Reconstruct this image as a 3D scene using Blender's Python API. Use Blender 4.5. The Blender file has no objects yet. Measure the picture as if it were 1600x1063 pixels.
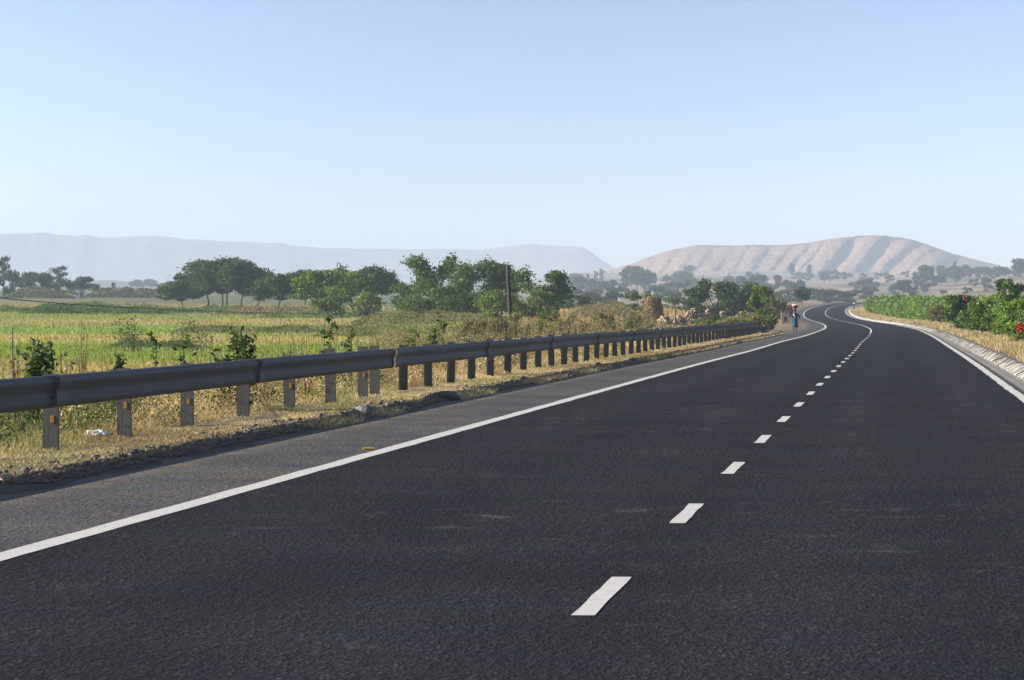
import bpy, bmesh, math, random
import numpy as np
from mathutils import Vector, Matrix
sc = bpy.context.scene
COL = sc.collection
R_ = math.radians

# ------------------------------------------------------------------ camera
F_PX, EYE, HOR, CX, CY = 7200.0, 1.35, 483.0, 800.0, 531.5
cam = bpy.data.cameras.new('camera'); camo = bpy.data.objects.new('camera', cam); COL.objects.link(camo)
cam.sensor_fit = 'HORIZONTAL'; cam.sensor_width = 36.0; cam.lens = 36.0 * F_PX / 1600.0
cam.clip_start = 0.5; cam.clip_end = 40000
PITCH = math.atan((CY - HOR) / F_PX)
camo.location = (0, 0, EYE); camo.rotation_euler = (math.pi / 2 - PITCH, 0, 0)
sc.camera = camo

# ------------------------------------------------------------------ sky and sun
SUN_EL, SUN_AHEAD = R_(22.5), R_(-2)            # sun stands to the left of the road
w = bpy.data.worlds.new('World'); sc.world = w; w.use_nodes = True
nt = w.node_tree; nt.nodes.clear()
sky = nt.nodes.new('ShaderNodeTexSky'); sky.sky_type = 'NISHITA'; sky.sun_disc = False
sky.sun_elevation = SUN_EL; sky.sun_rotation = R_(270) + SUN_AHEAD
sky.altitude = 300; sky.air_density = 1.1; sky.dust_density = 0.9; sky.ozone_density = 3.0
tc = nt.nodes.new('ShaderNodeTexCoord')
mp = nt.nodes.new('ShaderNodeMapping'); mp.inputs['Scale'].default_value = (6, 1, 4)
bg = nt.nodes.new('ShaderNodeBackground'); bg.inputs['Strength'].default_value = 0.11
wo = nt.nodes.new('ShaderNodeOutputWorld')
nt.links.new(tc.outputs['Generated'], mp.inputs['Vector']); nt.links.new(mp.outputs[0], sky.inputs['Vector'])
tint = nt.nodes.new('ShaderNodeMix'); tint.data_type = 'RGBA'; tint.blend_type = 'MULTIPLY'; tint.inputs[0].default_value = 1; tint.inputs[7].default_value = (1.0, .945, .965, 1)
nt.links.new(sky.outputs[0], tint.inputs[6]); nt.links.new(tint.outputs[2], bg.inputs['Color']); nt.links.new(bg.outputs[0], wo.inputs['Surface'])
sl = bpy.data.lights.new('sun', 'SUN'); sl.energy = 5.0; sl.angle = R_(0.5); sl.color = (1.0, 0.93, 0.82)
so = bpy.data.objects.new('sun', sl); COL.objects.link(so)
SUNPOS = Vector((-math.cos(SUN_EL) * math.cos(SUN_AHEAD), math.cos(SUN_EL) * math.sin(SUN_AHEAD), math.sin(SUN_EL)))
so.rotation_euler = (-SUNPOS).to_track_quat('-Z', 'Y').to_euler(); so.location = (-40, 40, 60)
sc.view_settings.view_transform = 'Standard'; sc.view_settings.look = 'None'
sc.view_settings.exposure = 1.0; sc.view_settings.gamma = 1.0
sc.cycles.max_bounces = 5; sc.cycles.diffuse_bounces = 2; sc.cycles.glossy_bounces = 2
sc.cycles.transmission_bounces = 2; sc.cycles.volume_bounces = 1; sc.cycles.transparent_max_bounces = 4
sc.cycles.use_denoising = True
HAZE_DENSITY = 1.25e-4

rng = np.random.default_rng(7)
random.seed(7)

# ------------------------------------------------------------------ materials
def mat(name):
    m = bpy.data.materials.new(name); m.use_nodes = True
    b = m.node_tree.nodes['Principled BSDF']
    b.inputs['Specular IOR Level'].default_value = 0.3
    return m, m.node_tree, b
def N(t, kind, **kw):
    n = t.nodes.new(kind)
    for k, v in kw.items():
        if k in n.inputs: n.inputs[k].default_value = v
        else: setattr(n, k, v)
    return n
def ramp(t, fac, stops):
    r = t.nodes.new('ShaderNodeValToRGB'); e = r.color_ramp.elements
    while len(e) < len(stops): e.new(0.5)
    for i, (p, c) in enumerate(stops):
        e[i].position = p; e[i].color = (*c, 1) if len(c) == 3 else c
    t.links.new(fac, r.inputs[0]); return r.outputs[0]
def noise(t, vec, scale, detail=4, rough=.55, dist=0):
    n = N(t, 'ShaderNodeTexNoise', Scale=scale, Detail=detail, Roughness=rough, Distortion=dist)
    if vec is not None: t.links.new(vec, n.inputs['Vector'])
    return n.outputs['Fac']
def mix(t, fac, a, b, blend='MIX'):
    m = t.nodes.new('ShaderNodeMix'); m.data_type = 'RGBA'; m.blend_type = blend
    for s, v in ((m.inputs[0], fac), (m.inputs[6], a), (m.inputs[7], b)):
        if isinstance(v, (int, float)): s.default_value = v
        elif isinstance(v, tuple): s.default_value = (*v, 1)
        else: t.links.new(v, s)
    return m.outputs[2]
def bump(t, b, h, strength, dist):
    n = N(t, 'ShaderNodeBump', Strength=strength, Distance=dist)
    t.links.new(h, n.inputs['Height']); t.links.new(n.outputs[0], b.inputs['Normal'])
def simple(name, col, rough=.7, metal=0, var=.25, scale=6, bmp=0.0, bscale=40):
    m, t, b = mat(name)
    geo = N(t, 'ShaderNodeNewGeometry')
    f = noise(t, geo.outputs['Position'], scale)
    c = ramp(t, f, [(.3, tuple(x * (1 - var) for x in col)), (.7, tuple(min(1, x * (1 + var)) for x in col))])
    t.links.new(c, b.inputs['Base Color']); b.inputs['Roughness'].default_value = rough; b.inputs['Metallic'].default_value = metal
    if bmp: bump(t, b, noise(t, geo.outputs['Position'], bscale), bmp, .02)
    return m
def leafy(name, trans=.35, rough=.55, tint=(1, 1, 1)):
    m, t, b = mat(name)
    at = N(t, 'ShaderNodeAttribute', attribute_name='col')
    c = mix(t, 1.0, at.outputs['Color'], tint, 'MULTIPLY')
    t.links.new(c, b.inputs['Base Color']); b.inputs['Roughness'].default_value = rough
    tr = N(t, 'ShaderNodeBsdfTranslucent')
    c2 = mix(t, 1.0, c, (1.25, 1.3, .6), 'MULTIPLY'); t.links.new(c2, tr.inputs['Color'])
    ms = N(t, 'ShaderNodeMixShader'); ms.inputs[0].default_value = trans
    t.links.new(b.outputs[0], ms.inputs[1]); t.links.new(tr.outputs[0], ms.inputs[2])
    t.links.new(ms.outputs[0], t.nodes['Material Output'].inputs['Surface'])
    return m
def uvnode(t):
    return N(t, 'ShaderNodeUVMap', uv_map='UV').outputs[0]
def vmap(t, vec, scale):
    m = N(t, 'ShaderNodeMapping'); m.inputs['Scale'].default_value = scale
    t.links.new(vec, m.inputs['Vector']); return m.outputs[0]
def math_(t, op, a, b=None, c=None, clamp=False):
    n = t.nodes.new('ShaderNodeMath'); n.operation = op; n.use_clamp = clamp
    for i, v in enumerate((a, b, c)):
        if v is None: continue
        if isinstance(v, (int, float)): n.inputs[i].default_value = v
        else: t.links.new(v, n.inputs[i])
    return n.outputs[0]

def asphalt(name, dark, light, shoulder=False):
    m, t, b = mat(name)
    uv = uvnode(t)
    sep = N(t, 'ShaderNodeSeparateXYZ'); t.links.new(uv, sep.inputs[0])
    uvs = vmap(t, uv, (1, .3, 1))
    vo = N(t, 'ShaderNodeTexVoronoi', Scale=60.0); t.links.new(uvs, vo.inputs['Vector'])
    vo2 = N(t, 'ShaderNodeTexVoronoi', Scale=24.0); t.links.new(uvs, vo2.inputs['Vector'])
    n1 = noise(t, uvs, 34, 6, .8)
    n2 = noise(t, uv, .35, 4, .6)
    sp = ramp(t, vo.outputs['Color'], [(.2, tuple(x * .35 for x in dark)), (.55, dark), (.8, tuple(x * 1.7 for x in dark)), (.93, light)])
    c = mix(t, .45, sp, ramp(t, n1, [(.34, tuple(x * .25 for x in dark)), (.5, dark), (.66, tuple(x * 2.2 for x in dark))]))
    c = mix(t, 1.0, c, ramp(t, n2, [(.3, (.72, .73, .76)), (.7, (1.35, 1.31, 1.24))]), 'MULTIPLY')
    c = mix(t, 1.0, c, ramp(t, noise(t, uv, .9, 4, .65), [(.35, (.9, .97, 1.08)), (.65, (1.16, 1.04, .9))]), 'MULTIPLY')
    # dusty scuffs, longer across the lane
    sm = noise(t, vmap(t, uv, (.8, .45, 1)), 2.2, 5, .7, .4)
    sm2 = noise(t, vmap(t, uv, (1, 1, 1)), .12, 2)
    f = math_(t, 'MULTIPLY', ramp(t, sm, [(.58, (0, 0, 0)), (.70, (1, 1, 1))]), ramp(t, sm2, [(.42, (0, 0, 0)), (.58, (1, 1, 1))]))
    c = mix(t, math_(t, 'MULTIPLY', f, .38), c, (.15, .135, .115))
    if shoulder:
        # pale worn shoulder, dirt drifting in from the verge
        e = noise(t, uv, 1.2, 5, .7)
        d = math_(t, 'ADD', math_(t, 'MULTIPLY', sep.outputs[0], -1.0), math_(t, 'MULTIPLY', e, .9))
        c = mix(t, ramp(t, math_(t, 'MULTIPLY', d, .1), [(.515, (0, 0, 0)), (.555, (.75, .75, .75))]), c, (.2, .165, .12))
    else:
        # slightly paler wheel tracks
        wv = N(t, 'ShaderNodeMath', operation='COSINE'); t.links.new(math_(t, 'MULTIPLY', sep.outputs[0], 3.59), wv.inputs[0])
        tr = math_(t, 'MULTIPLY_ADD', wv.outputs[0], -.13, .98)
        cb = N(t, 'ShaderNodeCombineXYZ')
        for i in range(3): t.links.new(tr, cb.inputs[i])
        c = mix(t, 1.0, c, cb.outputs[0], 'MULTIPLY')
        lr = noise(t, uv, 3, 3)
        e = math_(t, 'ADD', sep.outputs[0], math_(t, 'MULTIPLY', lr, .25))
        c = mix(t, ramp(t, math_(t, 'MULTIPLY', e, .2), [(.70, (0, 0, 0)), (.735, (.5, .5, .5))]), c, (.17, .15, .12))
    t.links.new(c, b.inputs['Base Color']); b.inputs['Roughness'].default_value = .85; b.inputs['Specular IOR Level'].default_value = .12
    h = math_(t, 'ADD', vo.outputs['Distance'], math_(t, 'MULTIPLY', vo2.outputs['Distance'], 1.2))
    h = math_(t, 'ADD', h, n1)
    bump(t, b, h, .45 if shoulder else .75, .014)
    return m

M = {}
M['asphalt'] = asphalt('asphalt', (.0155, .0155, .0168), (.085, .082, .077))
M['shoulder'] = asphalt('worn_asphalt', (.08, .077, .072), (.2, .19, .175), True)
def paint(name, base=(.64, .61, .55), wear=.85):
    m, t, b = mat(name); uv = uvnode(t)
    n1 = noise(t, uv, 28, 5, .75); n2 = noise(t, uv, 1.6, 4, .6); n3 = noise(t, uv, 7, 4, .7)
    c = ramp(t, n3, [(.25, tuple(x * .78 for x in base)), (.6, base)])
    f = math_(t, 'MULTIPLY', ramp(t, n1, [(.5, (0, 0, 0)), (.64, (1, 1, 1))]), ramp(t, n2, [(.4, (.15, .15, .15)), (.72, (1, 1, 1))]))
    c = mix(t, math_(t, 'MULTIPLY', f, wear), c, (.13, .125, .12))
    t.links.new(c, b.inputs['Base Color']); b.inputs['Roughness'].default_value = .65
    bump(t, b, n1, .5, .006); return m
M['paint'] = paint('road_paint')
M['steel'] = None
def steel(name, col, rough):
    m, t, b = mat(name); tcn = N(t, 'ShaderNodeTexCoord')
    g = tcn.outputs['Object']
    n1 = noise(t, g, 3, 5, .7); n2 = noise(t, vmap(t, g, (6, 6, .7)), 4, 4, .6)
    c = mix(t, .5, ramp(t, n1, [(.3, tuple(x * .7 for x in col)), (.7, tuple(x * 1.25 for x in col))]), ramp(t, n2, [(.35, tuple(x * .75 for x in col)), (.65, tuple(x * 1.2 for x in col))]))
    c = mix(t, ramp(t, noise(t, g, 9, 5, .7), [(.62, (0, 0, 0)), (.72, (.6, .6, .6))]), c, (.13, .08, .045))
    t.links.new(c, b.inputs['Base Color']); b.inputs['Metallic'].default_value = .05; b.inputs['Roughness'].default_value = rough
    bump(t, b, n2, .25, .01); return m
M['steel'] = steel('weathered_steel', (.06, .06, .064), .6)
M['post'] = steel('dusty_steel', (.125, .12, .108), .8)
M['reflector'] = simple('amber_reflector', (.5, .27, .035), .35, var=.15)
M['stone'] = simple('dark_basalt', (.13, .12, .115), .85, var=.45, scale=9, bmp=.8, bscale=30)
M['grey_stone'] = simple('grey_basalt', (.24, .22, .2), .9, var=.4, scale=7, bmp=.9, bscale=25)
M['plastic'] = simple('white_plastic', (.62, .64, .66), .4, var=.2)
M['wood'] = simple('weathered_wood', (.06, .05, .042), .9, var=.4, scale=8, bmp=.5)
M['darkwood'] = simple('dark_wood', (.06, .045, .035), .9, var=.4, scale=8, bmp=.4)
M['bark'] = simple('bark', (.05, .04, .032), .9, var=.4, scale=5, bmp=.5, bscale=15)
M['cable'] = simple('black_cable', (.02, .02, .022), .6, var=.1)
M['straw'] = simple('stacked_straw', (.25, .175, .09), .95, var=.45, scale=3, bmp=1, bscale=14)
M['rubble'] = simple('pale_rubble', (.31, .23, .14), .9, var=.4, scale=1.6, bmp=.6, bscale=8)
M['rubble2'] = simple('brown_rock', (.2, .15, .11), .9, var=.4, scale=2, bmp=.6, bscale=8)
M['tarp'] = simple('black_sheet', (.03, .028, .03), .7, var=.3)
M['white_wall'] = simple('white_wash', (.78, .78, .76), .8, var=.06, scale=1)
M['grey_wall'] = simple('grey_render', (.4, .38, .36), .85, var=.15, scale=1)
M['roof'] = simple('metal_roof', (.42, .44, .47), .5, var=.15, scale=1)
M['darkopen'] = simple('dark_opening', (.03, .03, .035), .7, var=.1)
M['brick'] = simple('pink_plaster', (.42, .3, .26), .9, var=.2, scale=3, bmp=.3)
M['skin'] = simple('dark_skin', (.07, .04, .028), .6, var=.15)
M['hair'] = simple('black_hair', (.012, .011, .012), .6, var=.1)
M['teal'] = simple('teal_cloth', (.012, .085, .13), .85, var=.4, scale=7, bmp=.5, bscale=9)
M['navy'] = simple('dark_blouse', (.02, .035, .05), .85, var=.3, scale=7)
M['white_cloth'] = simple('white_cloth', (.7, .68, .64), .85, var=.15, scale=8, bmp=.4, bscale=15)
M['red_basin'] = simple('red_enamel', (.33, .045, .035), .4, var=.15)
M['olive'] = simple('olive_cloth', (.12, .11, .07), .85, var=.3, scale=7)
M['brown_cloth'] = simple('brown_cloth', (.045, .02, .016), .85, var=.3, scale=7)
M['red_flower'] = simple('red_petals', (.55, .02, .015), .55, var=.25, scale=8)
M['pink_flower'] = simple('pink_petals', (.5, .13, .12), .55, var=.25, scale=8)
M['pale_flower'] = simple('cream_petals', (.55, .55, .3), .55, var=.2, scale=8)
M['leaf'] = leafy('leaves', .38)
M['grass'] = leafy('grass_blades', .35, .7)
def channel_mat():
    m, t, b = mat('channel_slabs'); uv = uvnode(t)
    br = N(t, 'ShaderNodeTexBrick', Scale=1.0, offset=.5)
    br.inputs['Mortar Size'].default_value = .018; br.inputs['Brick Width'].default_value = .33; br.inputs['Row Height'].default_value = .7
    br.inputs['Color1'].default_value = (.3, .28, .25, 1); br.inputs['Color2'].default_value = (.2, .185, .165, 1); br.inputs['Mortar'].default_value = (.04, .037, .03, 1)
    t.links.new(uv, br.inputs['Vector'])
    n = noise(t, uv, 2.5, 5, .7)
    c = mix(t, ramp(t, n, [(.45, (0, 0, 0)), (.7, (.7, .7, .7))]), br.outputs['Color'], (.22, .175, .12))
    t.links.new(c, b.inputs['Base Color']); b.inputs['Roughness'].default_value = .9
    bump(t, b, br.outputs['Fac'], .6, -.02); return m
M['channel'] = channel_mat()
M['kerbstone'] = simple('kerb_concrete', (.46, .425, .37), .9, var=.28, scale=3, bmp=.6, bscale=14)
def ground_mat():
    m, t, b = mat('ground_soil'); at = N(t, 'ShaderNodeAttribute', attribute_name='col')
    geo = N(t, 'ShaderNodeNewGeometry').outputs['Position']
    n1 = noise(t, geo, .25, 6, .65); n2 = noise(t, geo, 2.5, 5, .7); n3 = noise(t, geo, .012, 5, .6)
    c = mix(t, 1.0, at.outputs['Color'], ramp(t, n1, [(.3, (.62, .66, .6)), (.7, (1.35, 1.3, 1.2))]), 'MULTIPLY')
    c = mix(t, 1.0, c, ramp(t, n2, [(.3, (.7, .72, .7)), (.7, (1.25, 1.2, 1.2))]), 'MULTIPLY')
    c = mix(t, 1.0, c, ramp(t, n3, [(.35, (.75, .8, .75)), (.65, (1.2, 1.15, 1.15))]), 'MULTIPLY')
    t.links.new(c, b.inputs['Base Color']); b.inputs['Roughness'].default_value = .95
    bump(t, b, math_(t, 'ADD', n2, n1), .9, .25); return m
M['ground'] = ground_mat()
def verge_mat():
    m, t, b = mat('verge_dirt'); uv = uvnode(t)
    sep = N(t, 'ShaderNodeSeparateXYZ'); t.links.new(uv, sep.inputs[0])
    n1 = noise(t, uv, 5.0, 8, .78); n2 = noise(t, uv, 26, 6, .8); n3 = noise(t, uv, .6, 4, .6)
    c = ramp(t, n1, [(.32, (.08, .06, .042)), (.52, (.19, .145, .1)), (.72, (.38, .3, .21))])
    g = ramp(t, n3, [(.35, (.2, .155, .085)), (.65, (.27, .21, .12))])
    uabs = math_(t, 'ABSOLUTE', sep.outputs[0])
    f = math_(t, 'ADD', math_(t, 'MULTIPLY', uabs, .1), math_(t, 'MULTIPLY', n1, .08))
    c = mix(t, ramp(t, f, [(.62, (0, 0, 0)), (.66, (1, 1, 1))]), c, g)
    c = mix(t, 1.0, c, ramp(t, n2, [(.3, (.6, .6, .6)), (.7, (1.3, 1.3, 1.3))]), 'MULTIPLY')
    t.links.new(c, b.inputs['Base Color']); b.inputs['Roughness'].default_value = .95
    bump(t, b, math_(t, 'ADD', n1, n2), 1.0, .05); return m
M['verge'] = verge_mat()
def hill_mat(name, a, bcol, green, sc1):
    m, t, b = mat(name); geo = N(t, 'ShaderNodeNewGeometry').outputs['Position']
    n1 = noise(t, geo, .02 * sc1, 6, .65); n2 = noise(t, geo, .09 * sc1, 5, .7)
    c = ramp(t, n1, [(.3, a), (.6, bcol)])
    c = mix(t, ramp(t, n2, [(.53, (0, 0, 0)), (.62, (.8, .8, .8))]), c, green)
    # thin level terraces
    sep = N(t, 'ShaderNodeSeparateXYZ'); t.links.new(geo, sep.inputs[0])
    s = math_(t, 'SINE', math_(t, 'ADD', math_(t, 'MULTIPLY', sep.outputs[2], .9), math_(t, 'MULTIPLY', n1, 9)))
    c = mix(t, math_(t, 'MULTIPLY', math_(t, 'ADD', s, 1.0), .12), c, (.13, .1, .07))
    t.links.new(c, b.inputs['Base Color']); b.inputs['Roughness'].default_value = .95
    bump(t, b, math_(t, 'ADD', n1, n2), .8, 4.0); return m
M['hill'] = hill_mat('dry_hillside', (.25, .145, .08), (.36, .215, .12), (.12, .105, .05), 1)
M['ridge'] = hill_mat('far_ridge', (.2, .16, .12), (.26, .21, .16), (.1, .11, .07), .5)

# ------------------------------------------------------------------ mesh helpers
def tag(o, label=None, cat=None, group=None, kind=None):
    if label: o['label'] = label
    if cat: o['category'] = cat
    if group: o['group'] = group
    if kind: o['kind'] = kind
    return o
def empty(name, loc, rz=0):
    o = bpy.data.objects.new(name, None); COL.objects.link(o); o.location = loc; o.rotation_euler = (0, 0, rz)
    o.empty_display_size = .3
    return o
def np_mesh(name, V, Fc, m, parent=None, col=None, uv=None, smooth=False, loc=None):
    """V (n,3), Fc (k,3|4) -> object. col per vertex, uv per vertex."""
    V = np.asarray(V, np.float32); Fc = np.asarray(Fc, np.int32); k = Fc.shape[1]
    me = bpy.data.meshes.new(name)
    me.vertices.add(len(V)); me.vertices.foreach_set('co', V.ravel())
    me.loops.add(Fc.size); me.loops.foreach_set('vertex_index', Fc.ravel())
    me.polygons.add(len(Fc)); me.polygons.foreach_set('loop_start', np.arange(0, Fc.size, k, dtype=np.int32))
    me.update(calc_edges=True)
    if col is not None:
        a = me.attributes.new('col', 'FLOAT_COLOR', 'POINT'); c4 = np.ones((len(V), 4), np.float32); c4[:, :3] = np.maximum(col, 0)
        a.data.foreach_set('color', c4.ravel())
    if uv is not None:
        l = me.uv_layers.new(name='UV'); l.data.foreach_set('uv', np.asarray(uv, np.float32)[Fc.ravel()].ravel())
    if smooth: me.polygons.foreach_set('use_smooth', np.ones(len(Fc), bool))
    me.materials.append(m); me.validate()
    o = bpy.data.objects.new(name, me); COL.objects.link(o)
    if parent is not None: o.parent = parent
    if loc is not None: o.location = loc
    return o
def bm_obj(name, bm, m, parent=None, smooth=False, loc=None):
    me = bpy.data.meshes.new(name); bmesh.ops.recalc_face_normals(bm, faces=bm.faces); bm.to_mesh(me); bm.free(); me.materials.append(m)
    if smooth:
        for p in me.polygons: p.use_smooth = True
    o = bpy.data.objects.new(name, me); COL.objects.link(o)
    if parent is not None: o.parent = parent
    if loc is not None: o.location = loc
    return o
def box(bm, c, s, rz=0, taper=0):
    v = []
    for z in (-.5, .5):
        k = 1 - taper * (z + .5)
        for x, y in ((-.5, -.5), (.5, -.5), (.5, .5), (-.5, .5)):
            px, py = x * s[0] * k, y * s[1] * k
            v.append(bm.verts.new((c[0] + px * math.cos(rz) - py * math.sin(rz), c[1] + px * math.sin(rz) + py * math.cos(rz), c[2] + z * s[2])))
    for f in ((0, 3, 2, 1), (4, 5, 6, 7), (0, 1, 5, 4), (1, 2, 6, 5), (2, 3, 7, 6), (3, 0, 4, 7)): bm.faces.new([v[i] for i in f])
def tube_np(pts, rad, n=6):
    """tapered tube through pts -> (V, F quads)"""
    pts = np.asarray(pts, float); rad = np.broadcast_to(np.asarray(rad, float), (len(pts),))
    d = np.gradient(pts, axis=0); d /= np.linalg.norm(d, axis=1)[:, None] + 1e-9
    ref = np.array([0, 0, 1.]) if abs(d[0, 2]) < .9 else np.array([1., 0, 0])
    V = []
    for p, t, r in zip(pts, d, rad):
        a = np.cross(t, ref); a /= np.linalg.norm(a) + 1e-9; b = np.cross(t, a)
        for k in range(n):
            an = 2 * math.pi * k / n; V.append(p + r * (a * math.cos(an) + b * math.sin(an)))
    Fq = []
    for i in range(len(pts) - 1):
        for k in range(n): Fq.append((i * n + k, i * n + (k + 1) % n, (i + 1) * n + (k + 1) % n, (i + 1) * n + k))
    c0 = len(V); V.append(pts[0]); V.append(pts[-1])
    L = (len(pts) - 1) * n
    for k in range(0, n, 2):
        Fq.append((c0, (k + 2) % n, (k + 1) % n, k)); Fq.append((c0 + 1, L + k, L + (k + 1) % n, L + (k + 2) % n))
    return np.array(V), np.array(Fq)
def join_np(parts):
    Vs, Fs, o = [], [], 0
    for V, Fq in parts: Vs.append(V); Fs.append(Fq + o); o += len(V)
    return np.concatenate(Vs), np.concatenate(Fs)
def vnoise(x, y, seed=0):
    """cheap smooth value noise in numpy, about -1..1"""
    r = np.random.default_rng(seed); T = r.uniform(-1, 1, (64, 64))
    xi = np.floor(x).astype(int); yi = np.floor(y).astype(int); fx = x - xi; fy = y - yi
    fx = fx * fx * (3 - 2 * fx); fy = fy * fy * (3 - 2 * fy)
    g = lambda a, b: T[a % 64, b % 64]
    return (g(xi, yi) * (1 - fx) + g(xi + 1, yi) * fx) * (1 - fy) + (g(xi, yi + 1) * (1 - fx) + g(xi + 1, yi + 1) * fx) * fy
def fbm(x, y, seed=0, o=4):
    s = 0; a = 1; n = 0
    for i in range(o): s = s + a * vnoise(x * 2 ** i + 17 * i, y * 2 ** i - 9 * i, seed + i); n += a; a *= .55
    return s / n
def sstep(a, b, x):
    t = np.clip((x - a) / (b - a), 0, 1); return t * t * (3 - 2 * t)

# ------------------------------------------------------------------ the line of the road (plan curvature and grade along its length)
KD = [-5, 40, 80, 120, 160, 200, 240, 290, 340, 400, 460, 520, 600, 680, 760, 850, 950, 1080, 1200, 1400, 1600]
KX = [-1.808, 1.917, 5.261, 8.614, 11.934, 15.209, 18.545, 22.57, 26.473, 30.77, 34.706, 38.224, 42.476, 46.728, 51.689, 58.338, 67.051, 79.698, 92.5, 115, 140]
KZ = [-0.0305, -0.0371, -0.0434, -0.044, -0.07, -0.0699, -0.1112, -0.1431, -0.1699, -0.218, -0.2118, -0.2069, -0.1133, 0.1454, 0.6642, 1.3528, 2.0497, 2.6792, 3.0, 2.4, 0.5]
KB = [-0.0004, -0.0032, -0.0048, -0.0025, 0.0013, 0.0035, 0.0037, 0.0015, 0.0003, 0.0016, 0.0024, -0.0004, 0.0004, 0.0014, 0.0008, 0.0046, 0.0046, 0.0019, 0, 0, 0]
def spline(K, v, x):
    K = np.array(K, float); v = np.array(v, float); n = len(K); h = np.diff(K); A = np.eye(n); b = np.zeros(n)
    for i in range(1, n - 1):
        A[i, i - 1] = h[i - 1]; A[i, i] = 2 * (h[i - 1] + h[i]); A[i, i + 1] = h[i]; b[i] = 6 * ((v[i + 1] - v[i]) / h[i] - (v[i] - v[i - 1]) / h[i - 1])
    m = np.linalg.solve(A, b); i = np.clip(np.searchsorted(K, x) - 1, 0, n - 2); hh = h[i]
    return (m[i] * (K[i + 1] - x) ** 3 + m[i + 1] * (x - K[i]) ** 3) / (6 * hh) + (v[i] / hh - m[i] * hh / 6) * (K[i + 1] - x) + (v[i + 1] / hh - m[i + 1] * hh / 6) * (x - K[i])
PY = np.arange(-5, 1560.0); PX = spline(KD, KX, PY); PZ = spline(KD, KZ, PY); PB = spline(KD, KB, PY)
TH = np.arctan(np.gradient(PX, PY)); S = np.concatenate([[0], np.cumsum(np.hypot(np.diff(PX), np.diff(PY)))]) - 5
b = np.arange(-80, -5.0)          # straight run behind the camera
PX = np.concatenate([PX[0] + (b + 5) * math.tan(TH[0]), PX]); PY = np.concatenate([b, PY]); PZ = np.concatenate([np.full(75, PZ[0]), PZ]); PB = np.concatenate([np.full(75, PB[0]), PB])
TH = np.concatenate([np.full(75, TH[0]), TH]); S = np.concatenate([b * (1 / math.cos(TH[0])) , S])
S_MAX = float(S[-1])
def rp(s, u, dz=0.0):
    """world point(s) at distance s along the road, u metres right of its centre line"""
    s = np.asarray(s, float); u = np.asarray(u, float)
    th = np.interp(s, S, TH); x = np.interp(s, S, PX); y = np.interp(s, S, PY); z = np.interp(s, S, PZ) + np.interp(s, S, PB) * np.clip(u, -5, 5)
    return np.stack([x + u * np.cos(th), y - u * np.sin(th), z + dz + 0 * u], -1)
def nearest(X, Y):
    X = np.asarray(X, float).ravel(); Y = np.asarray(Y, float).ravel()
    bi = np.empty(len(X), int)
    for a in range(0, len(X), 20000):
        d = (X[a:a + 20000, None] - PX[None, ::2]) ** 2 + (Y[a:a + 20000, None] - PY[None, ::2]) ** 2
        bi[a:a + 20000] = np.argmin(d, 1) * 2
    dx = X - PX[bi]; dy = Y - PY[bi]
    al = dx * np.sin(TH[bi]) + dy * np.cos(TH[bi]); u = dx * np.cos(TH[bi]) - dy * np.sin(TH[bi])
    return S[bi] + np.clip(al, -2, 2), np.where(np.abs(al) < 3, u, np.hypot(dx, dy) * np.sign(u)), PZ[bi] + PB[bi] * np.clip(u, -5, 5)
def pix(P):
    P = np.asarray(P, float); X, Y, Z = P[..., 0], P[..., 1], P[..., 2] - EYE
    d = Y * math.cos(PITCH) - Z * math.sin(PITCH); v = Y * math.sin(PITCH) + Z * math.cos(PITCH)
    return CX + F_PX * X / d, CY - F_PX * v / d

# ------------------------------------------------------------------ lie of the land: depths x bearings
TD = np.array([0, 60, 150, 250, 350, 450, 550, 700, 900, 1200, 1600, 2200, 3000, 4000, 5500, 14000.])
TP = np.array([-3000, 0, 400, 800, 950, 1100, 1250, 1340, 1450, 1600, 4000.])
# height given as the apparent row in a view 1.35 m above the road (483 = eye level)
def zz(y, d): return EYE - (y - 483) * d / F_PX
LEFT = [None, None, 590, 546, 522, 508, 500, 489, 475, 463, 459, 457, 456, 455, 455, 455]
TAB = {
 -3000: LEFT, 0: LEFT, 400: [None, None, 590, 546, 522, 508, 500, 489, 476, 466, 461, 458, 457, 455, 452, 452],
 800: [None, None, 580, 538, 514, 503, 497, 492, 486, 480, 475, 468, 462, 452, 444, 444],
 950: [None, None, 560, 526, 506, 493, 486, 481, 487, 486, 478, 470, 459, 446, 432, 430],
 1100: [None, None, 552, 522, 502, 489, 483, 482, 484, 482, 476, 466, 455, 443, 431, 430],
 1250: [None, None, 548, 522, 511, 504, 498, 488, 478, 474, 474, 466, 455, 443, 431, 430],
 1340: [None, None, 546, 521, 512, 506, 501, 493, 480, 474, 474, 465, 453, 442, 432, 430],
 1450: [None, None, 546, 521, 512, 506, 502, 495, 484, 478, 472, 461, 445, 436, 436, 436],
 1600: [None, None, 546, 520, 511, 505, 500, 493, 484, 475, 466, 452, 434, 436, 438, 438],
 4000: [None, None, 546, 520, 511, 505, 500, 493, 484, 475, 466, 452, 440, 436, 438, 438]}
ZT = np.array([[(-.9 if p < 900 else -.3) if y is None else zz(y, d) for y, d in zip(TAB[int(p)], TD)] for p in TP])
LTD = np.log(TD + 20)
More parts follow.
